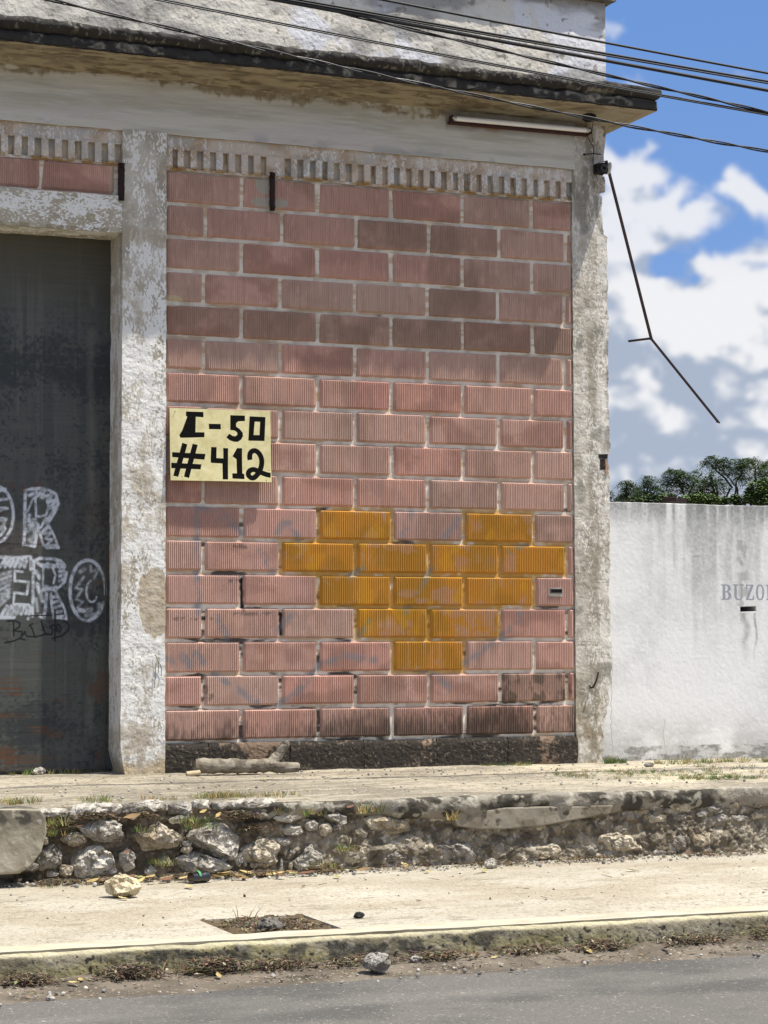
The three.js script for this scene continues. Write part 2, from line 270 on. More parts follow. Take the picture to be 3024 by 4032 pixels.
// ------------------------------------------------------------------ ribbed block panels
const ROW = .21, Y0 = .19, JA = [0, .502, 1.017, 1.525, 2.033, 2.54, 2.838], JB = [0, .252, .762, 1.271, 1.78, 2.289, 2.78, 2.838];
const ORANGE = { 6: [2, 4], 5: [2, 3, 4, 5], 4: [2, 3, 4], 3: [3, 4], 2: [3] };   // row from below -> blocks
const strokes = [[[0.21, 1.64], [0.21, 1.2], [0.22, 0.99]], [[0.25, 1.64], [0.4, 1.58], [0.5, 1.49]], [[0.74, 1.5], [0.78, 1.56], [0.82, 1.56], [0.88, 1.46]], [[0.62, 1.38], [0.71, 1.26]], [[0.34, 0.96], [0.41, 0.83]], [[0.02, 0.71], [0.09, 0.66], [0.13, 0.73], [0.16, 0.66], [0.21, 0.74], [0.25, 0.68]], [[0.32, 0.61], [0.62, 0.42]], [[1.02, 0.66], [0.86, 0.48], [0.74, 0.41]], [[1.02, 0.65], [1.18, 0.72], [1.4, 0.69]], [[2.03, 0.67], [2.21, 0.79], [2.38, 0.86]], [[1.81, 0.59], [1.95, 0.49]], [[1.99, 1.61], [1.89, 1.49]], [[1.66, 1.64], [1.59, 1.48]], [[0.74, 0.88], [0.82, 0.97]], [[1.3, 0.85], [1.37, 0.94]], [[2.31, 0.85], [2.42, 0.93], [2.43, 0.99]], [[1.2, 1.2], [1.35, 1.3]], [[1.8, 1.28], [1.62, 1.0]], [[2.5, 1.44], [2.35, 1.4]]];
const wallPaint = canvasMask(-.02, 2.86, .15, 3.8, 260, (c) => {
  for (const s of strokes) spray(c, s, .042, '255,0,0', .8);
  for (const [k, list] of Object.entries(ORANGE)) for (const i of list) { const J = k % 2 ? JB : JA, x0 = J[i], x1 = J[i + 1], y = Y0 + k * ROW; for (const [e, a] of [[.018, .3], [.006, .35], [-.012, .4]]) { c.fillStyle = `rgba(0,255,0,${a})`; c.fillRect(x0 - e, y - e, x1 - x0 + 2 * e, ROW + 2 * e); } }
  for (const s of [[[.5, 1.41], [.42, 1.41], [.55, 1.4]], [[.51, 1.2], [.51, 1.0]], [[.42, 1.19], [.5, 1.19]], [[.77, .98], [.77, .86]], [[.45, .98], [.75, .985]], [[.05, .95], [.3, .955]], [[.27, .53], [.285, .45]], [[.3, .52], [.31, .46]]]) spray(c, s, .02, '0,0,255', .9);
});
const rowOf = (y) => Math.floor((y - Y0) / ROW);
function blockColour(x, y, c) {
  const r = rowOf(y), J = ((r % 2) + 2) % 2 ? JB : JA; let i = 0; while (i < J.length - 2 && x > J[i + 1]) i++;
  const h1 = hash2(r * 13 + 5, i * 7 + 1, 3), h2 = hash2(r * 5 + 2, i * 11 + 4, 9), h3 = hash2(r * 3 + 8, i * 17 + 4, 5);
  set3(c, [193 + 12 * (h1 - .5), 157 + 12 * (h2 - .5), 140 + 12 * (h2 - .5)]);
  mix3(c, [186, 150, 136], h3 * .35);
  const n = fbm(x * 5, y * 7, 4, 160), m = fbm(x * 40, y * 16, 3, 164), v = fbm(x * 75, y * 4, 3, 166);
  mix3(c, [168, 134, 120], smooth(.4, .72, n) * .5); mix3(c, [214, 176, 160], smooth(.55, .8, m) * .35); mix3(c, [140, 110, 98], smooth(.5, .72, v) * .15);
  let g = 0; if (r === 12) g = .6; else if (r === 15 && i === 3) g = .6; else if (r === 6 && i === 5) g = .6; else if (r === 1 && i === 5) g = .5; else if ((r === 15 && i === 4) || (r === 13 && i === 4)) g = .3;
  if (g) mix3(c, [128, 106, 88], g * smooth(.25, .7, fbm(x * 7 + 3, y * 9, 4, 168) + .12) * (.6 + .4 * fbm(x * 60, y * 30, 3, 169)));
  mix3(c, [150, 110, 94], (h1 > .72 ? .35 : 0) * smooth(.35, .6, n));
  if (r === 10 && i === 2) mix3(c, [192, 130, 118], .4 * smooth(.3, .6, fbm(x * 6, y * 6, 3, 4)));
  if (r >= 4 && r <= 6) mix3(c, [188, 152, 142], .2);
    // black growth low down and along the joints
  const low = .34 * fbm(x * 3, y * 4, 5, 170) + .1 * smooth(1.0, 2.8, x) + .2 * (fbm(x * 80, y * 20, 4, 172) - .5);
  mix3(c, [70, 58, 48], smooth(.0, .24, low - .03 - (y - .16) * .75) * .8);
  if (r === 1 && i > 4) mix3(c, [84, 72, 60], smooth(.46, .66, fbm(x * 24, y * 14, 5, 176)) * .6);
  mix3(c, [120, 96, 82], smooth(.56, .7, fbm(x * 3.2 + 40, y * 1.3, 5, 177)) * .4 * (.5 + .5 * fbm(x * 50, y * 20, 3, 178)));
  const u = wallPaint(x, y, 1); if (u > .05) { const p = fbm(x * 4, y * 6, 4, 180) * .6 + fbm(x * 70, y * 5, 3, 184) * .4; const k = smooth(.45, 1.0, u + (p - .5) * 2.3 + .14); mix3(c, [190, 132, 36], k * .9); mix3(c, [168, 122, 36], k * .75 * smooth(.42, .62, fbm(x * 6 + 7, y * 5, 4, 186))); mix3(c, [178, 140, 126], k * .6 * smooth(.56, .66, fbm(x * 8 + 2, y * 9, 4, 187))); mix3(c, [206, 158, 34], k * .4 * smooth(.6, .7, fbm(x * 9 + 22, y * 6, 3, 189))); }
  const s = wallPaint(x, y, 0); if (s > .04) mix3(c, [134, 134, 140], s * .62 * smooth(.25, .6, fbm(x * 20, y * 20, 3, 188)));
  const k = wallPaint(x, y, 2); if (k > .04) mix3(c, [70, 60, 54], k * .4 * smooth(.45, .62, fbm(x * 40, y * 40, 3, 190)));
  // cement smeared round the bracket and at one corner
  const q = Math.min(Math.hypot((x - .66) / .11, (y - 3.595) / .035), Math.hypot((x - .645) / .05, (y - 3.72) / .07), Math.hypot((x - .76) / .05, (y - 3.60) / .03)) + .5 * (fbm(x * 22, y * 22, 3, 192) - .5);
  if (q < 1) { set3(c, [176, 168, 154]); }
  if (Math.hypot((x - .04) / .07, (y - 2.935) / .035) + .5 * (fbm(x * 22, y * 22, 3, 193) - .5) < 1) set3(c, [196, 180, 150]);
  if (r === 6 && i === 5 && y < 1.52) mix3(c, [200, 200, 204], smooth(.5, .6, vn(x * 75, y * 3, 2)) * smooth(.5, .7, fbm(x * 9, y * 30, 3, 194)) * smooth(1.515, 1.49, y));
}
const blockMap = painted(-.01, 2.85, .18, 3.78, 460, blockColour);
const blockMat = std({ map: blockMap, bumpMap: B.sand, bumpScale: .0016 });
const mortarMap = painted(-.02, 2.86, .1, 4.0, 300, (x, y, c) => {
  set3(c, [222, 213, 196]); mix3(c, [196, 185, 166], smooth(.4, .7, fbm(x * 14, y * 14, 4, 200))); mix3(c, [176, 140, 100], smooth(.55, .7, fbm(x * 5, y * 40, 3, 202)) * .5);
  mix3(c, [58, 52, 46], smooth(.56, .7, fbm(x * 5, y * 22, 4, 204) + .1 * smooth(1.7, .9, y) * smooth(2.2, 1, x) + .12 * smooth(.5, .2, y) - .08 - .2 * smooth(1.7, 1.9, y)) * .85);
  const u = wallPaint(x, y, 1); mix3(c, [182, 134, 50], clamp(u * 1.1) * smooth(.3, .6, fbm(x * 12, y * 12, 3, 206) + .1) * .8);
  const k = wallPaint(x, y, 2); mix3(c, [26, 24, 24], clamp(k * 1.3)); const s = wallPaint(x, y, 0); mix3(c, [118, 120, 128], s * .6);
});
const mortarMat = std({ map: mortarMap, bumpMap: B.rough, bumpScale: .008 });
// one block: bevelled on all four sides, its face a row of upright ribs
function ribBlock(x0, x1, y0, y1, zb, zf, seed) {
  const r = rng(seed), ch = .019, jit = () => (r() - .5) * .003, w = x1 - x0, n = Math.max(1, Math.round((w - 2 * ch) / .0128)), p = (w - 2 * ch) / n, zs = [[x0, zb, 0], [x0 + ch * .9, zf - .006, 1]];
  for (let k = 0; k < n; k++) { const a = x0 + ch + k * p; zs.push([a + p * .05, zf - .0068, 1], [a + p * .46, zf + (r() - .5) * .001, 1], [a + p * .56, zf, 1]); }
  zs.push([x1 - ch, zf - .0068, 1], [x1 - ch * .8, zf - .004, 1], [x1, zb, 0]);
  const bot = y0 + jit(), top = y1 + jit(), rows = [[bot, 0], [bot + ch, 1], [top - ch * .8, 1], [top, 0]], P = [], U = [];
  const cq = r() < .3 ? Math.floor(r() * 4) : 9, cr = .012 + .02 * r(); const at = (a, b) => { const [x, z, f] = zs[a], [y, e] = rows[b]; let zz = e ? z : zb; if (cq < 4 && e) { const d = Math.hypot(x - (cq % 2 ? x1 : x0), y - (cq > 1 ? top : bot)) - ch; if (d < cr) zz -= .014 * (1 - Math.max(0, d) / cr); } return [x, y, zz]; };
  for (let b = 0; b < 3; b++) for (let a = 0; a < zs.length - 1; a++) { const q = [at(a, b), at(a + 1, b), at(a + 1, b + 1), at(a, b + 1)]; for (const i of [0, 1, 2, 0, 2, 3]) { P.push(...q[i]); U.push(q[i][0], q[i][1]); } }
  const g = new THREE.BufferGeometry(); g.setAttribute('position', new THREE.Float32BufferAttribute(P, 3)); g.setAttribute('uv', new THREE.Float32BufferAttribute(U, 2)); g.computeVertexNormals(); return g;
}
{
  const panel = part('block_panel', roughBox(-.006, 2.84, .165, 3.765, -.07, -.0235, .016, .0035, 26, 8), mortarMat, house);
  for (let k = 0; k < 17; k++) {
    const J = k % 2 ? JB : JA;
    for (let i = 0; i < J.length - 1; i++) {
      const r = rng(k * 31 + i * 7 + 1), g = .0055 + .002 * (r() - .5), dx = k >= 12 && k % 2 ? .012 : 0;
      let x0 = J[i] + (i ? g + (k % 2 && k > 13 ? .012 : 0) : .002), x1 = J[i + 1] - (i === J.length - 2 ? 0 : g) + (k % 2 && k > 13 && i < J.length - 2 ? .012 : 0);
      const y0 = Y0 + k * ROW + .005 + (r() - .5) * .004, y1 = Y0 + (k + 1) * ROW - .006 + (r() - .5) * .004, zf = (r() - .5) * .005;
      part('block', ribBlock(x0, x1, y0, y1, -.034, zf, k * 97 + i), blockMat, panel);
    }
  }
  const slot = new THREE.Group(); slot.name = 'wall_slot'; house.add(slot);
  part('cement_patch', roughBox(2.638, 2.742, 1.105, 1.16, -.01, .004, .012, .004, 30, 5), plainCement, slot);
  part('frame', mergeGeometries([bx(2.648, 2.735, 1.149, 1.155, .004, .012), bx(2.648, 2.735, 1.125, 1.130, .004, .012), bx(2.648, 2.653, 1.130, 1.149, .004, .012), bx(2.73, 2.735, 1.130, 1.149, .004, .012)]), std({ color: 0x4a4844, metalness: .4, roughness: .7 }), slot);
  part('opening_shade', bx(2.653, 2.73, 1.130, 1.149, .003, .007), std({ color: 0x161412 }), slot);  // near-black plate in place of the shaded inside of the slot
}
{
  const upMap = std({ map: blockMap.clone(), bumpMap: B.sand, bumpScale: .0016 }); upMap.map.offset.x += 2.4 / 2.86;
  const panel = part('block_panel', roughBox(-3.32, -.28, 3.56, 3.765, -.064, -.019, .04, .0022, 20, 9), mortarMat, house);
  const J = [-3.32, -2.82, -2.312, -1.805, -1.298, -.793, -.285];
  for (let i = 0; i < 6; i++) part('block', ribBlock(J[i] + .006, J[i + 1] - (i === 5 ? .045 : .006), 3.578, 3.762, -.0195, 0, 900 + i), upMap, panel);
}
// dentil bands
const dentilMat = std({ map: painted(-3.4, 2.86, 3.74, 4.0, 320, (x, y, c) => {
  set3(c, [194, 180, 164]); mix3(c, [172, 152, 130], smooth(.4, .7, fbm(x * 9, y * 9, 4, 210))); mix3(c, [168, 168, 164], smooth(.5, .62, fbm(x * 3, y * 5, 3, 212)) * .6);
  mix3(c, [216, 214, 210], whiteFlakes(x * 1.3, y * 1.3, -.03, 21) * .8); mix3(c, [150, 116, 68], smooth(3.79, 3.775, y) * smooth(.35, .6, fbm(x * 16, y * 20, 3, 214)));
}), bumpMap: B.rough, bumpScale: .006 });
const dentilBack = std({ map: tile(1, 512, (x, y, c) => { set3(c, [200, 184, 160]); mix3(c, [150, 126, 96], smooth(.48, .7, fbm(x * 14, y * 7, 4, 220))); mix3(c, [170, 168, 162], smooth(.6, .7, fbm(x * 9, y * 8, 3, 221))); }), bumpMap: B.rough, bumpScale: .01 });
function dentilBand(x0, x1, skip, seed) {
  const band = part('dentil_band', roughBox(x0, x1, 3.892, 3.981, -.06, -.001, .02, .0022, 14, seed), dentilMat, house), r = rng(seed);
  part('recess', bx(x0, x1, 3.762, 3.893, -.07, -.03), dentilBack, band);
  part('sill', roughBox(x0, x1, 3.758, 3.776, -.06, -.008, .025, .003, 18, seed + 1), dentilMat, band);
  const n = Math.round((x1 - x0) / .0838), p = (x1 - x0) / n;
  for (let i = 0; i < n; i++) {
    const a = x0 + p * i + (i ? -.004 : 0), w = .042 + (r() - .5) * .006, fill = skip.includes(i);
    part('dentil', roughBox(a, a + (fill ? p : w), 3.772 + (r() - .5) * .008, 3.8955, -.05, .006 + (r() - .5) * .006, .014, .0022, 22, i + seed), dentilMat, band);
  }
  return band;
}
dentilBand(-.004, 2.838, [8], 31); dentilBand(-3.3, -.286, [20], 41);
// base course
{
  const baseMat = std({ map: painted(-.02, 2.86, -.06, .22, 420, (x, y, c) => {
    set3(c, [116, 96, 78]); mix3(c, [156, 134, 110], smooth(.45, .65, fbm(x * 7, y * 9, 4, 230)) * .7);
    const k = fbm(x * 5, y * 5, 5, 232) * .7 + fbm(x * 50, y * 50, 3, 236) * .3 + .17 - .15 * Math.exp(-(((x - .62) / .16) ** 2)) - .1 * smooth(.13, .2, y + .05 * fbm(x * 9, 1, 2, 3)) - .1 * Math.exp(-(((x - 2.05) / .14) ** 2 + ((y - .06) / .05) ** 2));
    mix3(c, [40, 35, 28], smooth(.42, .56, k) * .92); mix3(c, [120, 108, 90], smooth(.66, .76, fbm(x * 60, y * 60, 3, 238)) * .7);
  }), bumpMap: B.stone, bumpScale: .014 });
  const base = part('base_course', bx(-.004, 2.84, -.06, .172, -.064, -.03), mortarMat, house), J = [-.002, .283, .818, 1.319, 1.827, 2.332, 2.845];
  for (let i = 0; i < 6; i++) part('base_stone', roughBox(J[i] + .003, J[i + 1] - .003, -.06, .181, -.06, .008, .018, .0045, 10, 50 + i, (v) => { if (v.y > .16) v.z -= (v.y - .16) * .8; }), baseMat, base);
}
// lintel
part('lintel', roughBox(-3.32, -.275, 3.335, 3.565, -.32, .016, .025, .004, 8, 60), std({ map: painted(-1.6, -.2, 3.3, 3.6, 420, (x, y, c) => { cement(x, y, c, 9); mix3(c, [150, 138, 110], .4); mix3(c, [222, 220, 214], whiteFlakes(x * .7, y * 2.2, .05 - .09 * smooth(3.43, 3.36, y) + .1 * (fbm(x * 2.4, 1, 2, 7) - .5), 31)); if (y < 3.36) mix3(c, [120, 106, 76], .5 * smooth(.4, .6, fbm(x * 20, y * 20, 3, 3))); }), bumpMap: B.plaster, bumpScale: .01 }), house);
// iron brackets
{
  const iron = std({ color: 0x2a1714, roughness: .75, metalness: .35, bumpMap: B.rough, bumpScale: .006 });
  const arm = (x, y0, y1, w) => {
    const g = new THREE.Group(); g.name = 'iron_bracket' + (house.children.some((c) => c.name === 'iron_bracket') ? '_001' : ''); house.add(g);
    part('strap', roughBox(x - w, x + w, y0, y1, .002, .026, .012, .003, 40, x * 9 + 5), iron, g);
    for (const y of [y0 + .02, y1 - .02]) { const b = new THREE.CylinderGeometry(.011, .012, .018, 10); b.rotateX(Math.PI / 2); b.translate(x + .002, y, .034); part('bolt', uvWorld(b), iron, g); }
  };
  arm(.697, 3.545, 3.79, .014); arm(-.292, 3.535, 3.772, .018);
}
// steel sheet door with graffiti
{
  const X = (cx) => -.979 + cx * .000546, Y = (cy) => 1.8732 - cy * .000531, P = (...a) => { const o = []; for (let i = 0; i < a.length; i += 2) o.push([X(a[i]), Y(a[i + 1])]); return o; };
  const g = canvasMask(-1.56, -.25, 0, 3.4, 520, (c) => {
    const w = (pts, k = .017, a = .95) => spray(c, pts, k * 1.02, '255,0,0', Math.min(1.3, a * 1.15)), oval = (cx, cy, rx, ry, a0, a1, k, a) => { const o = []; for (let i = 0; i <= 40; i++) { const t = a0 + (a1 - a0) * i / 40; o.push(cx + rx * Math.cos(t), cy + ry * Math.sin(t)); } w(P(...o), k, a); };
    // O and R of the upper word
    oval(-60, 530, 215, 330, -1.9, 1.9, .017); oval(-60, 530, 215, 330, 1.9, 4.4, .015);
    for (let k = 0; k < 7; k++) w(P(-110 + (k % 2) * 30, 300 + k * 75, 60 + 30 * Math.sin(k), 290 + k * 75 - 60 + 40 * (k % 3)), .016, .8);
    w(P(20, 600, 70, 580, 40, 660, -20, 700)); w(P(10, 690, 60, 690, 20, 760, -30, 790));
    w(P(285, 250, 360, 225, 460, 215, 570, 240, 640, 280, 670, 390, 640, 470, 580, 570, 545, 620), .017); w(P(290, 285, 285, 500, 285, 700, 275, 870), .017); w(P(275, 870, 400, 895, 425, 760, 440, 640), .015);
    w(P(405, 320, 415, 540, 470, 545, 530, 520, 555, 440, 545, 350), .013); w(P(545, 620, 620, 760, 675, 905, 540, 905, 500, 870, 440, 680, 470, 670, 530, 560), .014);
    w(P(340, 300, 410, 260, 430, 300, 500, 240, 480, 320, 590, 290, 550, 370, 640, 350, 580, 440, 640, 430, 590, 520, 560, 570, 510, 600), .022, .85); w(P(380, 330, 320, 480, 300, 490), .012); w(P(340, 530, 330, 600, 400, 580, 340, 640, 410, 620), .024, .7); w(P(320, 710, 390, 660, 400, 760, 340, 820, 390, 860), .03, .5);
    w(P(490, 720, 550, 660, 500, 740, 580, 730, 530, 800, 600, 810, 540, 880, 640, 880), .018, .85);
    // E, R and O of the lower word
    w(P(-160, 1020, 0, 1020, 180, 1030, 340, 1015, 355, 1020, 360, 1160), .018); w(P(-160, 1020, -160, 1720, 0, 1720, 170, 1715), .018);
    w(P(260, 1185, 175, 1180, 175, 1295, 215, 1295, 335, 1305, 315, 1450, 170, 1430, 165, 1560, 340, 1570, 365, 1600, 330, 1735), .014);
    for (let k = 0; k < 6; k++) w(P(10 + k * 55, 1130, 60 + k * 50, 1060), .02, .85); for (let k = 0; k < 7; k++) w(P(-60 + k * 4, 1250 + k * 62, 130 - k * 3, 1190 + k * 48), .02, .55); for (let k = 0; k < 6; k++) w(P(30 + k * 55, 1690 - k * 4, 90 + k * 48, 1590), .02, .85);
    w(P(395, 1060, 385, 1240, 385, 1480, 380, 1700), .017); w(P(400, 1060, 460, 1030, 620, 1035, 700, 1060, 740, 1105), .018); w(P(500, 1100, 500, 1345, 550, 1350), .011); w(P(520, 1105, 610, 1140, 640, 1220, 620, 1320), .012); w(P(770, 1190, 750, 1300, 690, 1360, 640, 1400, 690, 1500, 750, 1620, 770, 1735, 640, 1710), .014);
    w(P(540, 1440, 530, 1600, 510, 1720, 470, 1700), .018); w(P(510, 1390, 600, 1385, 640, 1370), .026); w(P(590, 1440, 600, 1560, 620, 1720), .013);
    for (let k = 0; k < 9; k++) w(P(440 + (k > 4 ? 250 : k * 55), 1070 + (k > 4 ? (k - 4) * 55 : 20 + (k % 2) * 20), 500 + (k > 4 ? 240 : k * 60), 1070 + (k > 4 ? (k - 4) * 50 : 60)), .02, .75); w(P(420, 1180, 460, 1260), .022, .8); w(P(430, 1330, 500, 1520), .026, .75); w(P(420, 1500, 440, 1640), .02, .5);
    for (let k = 0; k < 5; k++) w(P(590 + k * 14, 1490 + k * 56, 660 + k * 16, 1470 + k * 58), .018, .85);
    oval(1015, 1400, 205, 355, .4, 6.4, .017, .6); oval(1015, 1400, 205, 355, 2.3, 5.4, .02, .5); oval(1065, 1410, 65, 125, .6, 4.5, .013, .7);
    w(P(930, 1180, 980, 1150), .026, .55); w(P(1050, 1110, 1050, 1180, 1130, 1160, 1090, 1260), .018, .5); w(P(970, 1240, 880, 1370, 950, 1390, 880, 1500, 960, 1530, 900, 1600, 970, 1650), .017, .55); w(P(910, 1640, 1060, 1620, 1000, 1690, 1090, 1680, 1050, 1740, 1160, 1640, 1150, 1560), .026, .5);
    const f = P(730, 1385)[0]; c.save(); c.translate(f[0], f[1]); c.scale(.00042, -.00042); c.fillStyle = 'rgba(150,0,0,.55)'; c.font = '100px sans-serif'; c.fillText('U RMSTA(', 0, 0); c.restore();
    // black tag below
    const k = (pts, d = .008) => spray(c, pts, d, '0,0,255', 1);
    k(P(95, 1760, 180, 1755, 240, 1780, 230, 1830, 160, 1870, 265, 1880, 250, 1950, 180, 1985, 70, 2010)); k(P(165, 1770, 170, 1930)); k(P(290, 1885, 320, 1935, 410, 1940, 370, 1830, 345, 1810, 385, 1790)); k(P(300, 1880, 240, 1960, 295, 1975)); k(P(480, 1760, 530, 1910, 410, 1945)); k(P(530, 1910, 600, 1915, 610, 1860, 585, 1820, 640, 1800, 660, 1880)); k(P(640, 1800, 690, 1800, 710, 1850, 690, 1890, 660, 1820)); k(P(740, 1750, 800, 1800, 790, 1870, 720, 1930, 610, 1960)); k(P(320, 1700, 600, 1690), .005); k(P(640, 1640, 640, 1985), .006);
    for (const s of [P(110, 200, 140, 160, 130, 230), P(250, 200, 270, 240), P(400, 190, 450, 160)]) spray(c, s, .02, '0,255,0', .6);
  });
  const steel = (x, y, c) => {
    const n = fbm(x * 2.6, y * 3.2, 4, 240), h = fbm(x * 3.5, y * 70, 4, 244), m = 0;
    set3(c, [72, 74, 69]); mix3(c, [50, 54, 51], smooth(.42, .7, n)); mix3(c, [86, 86, 79], smooth(.5, .75, h) * .4); mix3(c, [38, 42, 43], smooth(.5, .7, fbm(x * 18, y * 1.8, 5, 243)) * .22); mix3(c, [100, 98, 88], smooth(.62, .72, fbm(x * 30 + 5, y * 1.1, 3, 242)) * .35);
    mix3(c, [42, 45, 47], smooth(.46, .62, fbm(x * 55, y * 60, 4, 246) * .55 + n * .45) * .75 * smooth(3.1, 2.6, y)); mix3(c, [88, 82, 66], smooth(2.7, 3.25, y + .4 * (n - .5)) * .7);
    mix3(c, [112, 110, 100], smooth(.05, 0, Math.abs(x + .41 + .02 * (n - .5))) * smooth(3.3, 2.8, y) * smooth(.4, .6, fbm(x * 20, y * 6, 3, 248)) * .4);
    const ru = smooth(.5, .68, fbm(x * 3 + 4, y * 9, 4, 250) + .3 * smooth(.9, .2, y) * smooth(-.55, -1.0, x) - .16 - .2 * smooth(.6, 1.1, y)); mix3(c, [88, 56, 36], ru * .8 * smooth(.35, .6, h));
    const r2 = smooth(.62, .7, fbm(x * 14, y * 6, 4, 252) + .12 * smooth(.06, 0, Math.abs(x + .33)) - .03); mix3(c, [92, 56, 34], r2 * .45 * smooth(1.6, 1.2, y) * smooth(-.5, -.4, x));
    mix3(c, [78, 50, 42], .2 * smooth(.55, .7, fbm(x * 5, y * 7, 3, 254)) * smooth(.35, .1, Math.abs(y - 1.5)));
    if (y < .12) mix3(c, [90, 58, 38], .5 * smooth(.4, .55, h) * smooth(-.5, -.8, x));
  };
  const map = painted(-1.56, -.25, 0, 3.4, 560, (x, y, c) => {
    steel(x, y, c); const q = fbm(x * 50, y * 50, 3, 256);
    mix3(c, [200, 205, 212], clamp(g(x, y, 0) * 1.05) * (.55 + .35 * smooth(.3, .6, q))); mix3(c, [92, 34, 30], g(x, y, 1) * .5); mix3(c, [14, 14, 16], clamp(g(x, y, 2) * 1.2));
  });
  const dm = std({ map, roughness: .62, metalness: .25, bumpMap: B.streak, bumpScale: .0015 }), dp = std({ map: painted(-3.4, -1.5, 0, 3.4, 200, steel), roughness: .62, metalness: .25, bumpMap: B.streak, bumpScale: .0015 });
  const door = new THREE.Group(); door.name = 'steel_door'; house.add(door); const z = -.25;
  const sheet = (x0, x1, y0, y1, dz, m) => part('door_sheet', bx(x0, x1, y0, y1, z - .02, z + dz), m, door);
  sheet(-.6255, -.262, 1.4145, 3.345, 0, dm); sheet(-.6265, -.3095, .025, 1.414, .002, dm); sheet(-.309, -.262, .025, 1.413, -.004, dm);
  sheet(-1.545, -.6262, 1.4148, 3.345, .002, dm); sheet(-1.545, -.6272, .025, 1.4142, .0008, dm);
  for (const [a, b, d] of [[-2.46, -1.548, 0], [-3.31, -2.463, .003]]) { sheet(a, b, 1.417, 3.345, d, dp); sheet(a, b, .025, 1.414, d - .003, dp); }
  part('weld_rib', mergeGeometries([bx(-.315, -.309, .03, 1.41, z, z + .007)]), std({ color: 0x4d4a44, roughness: .7, metalness: .3 }), door);
}

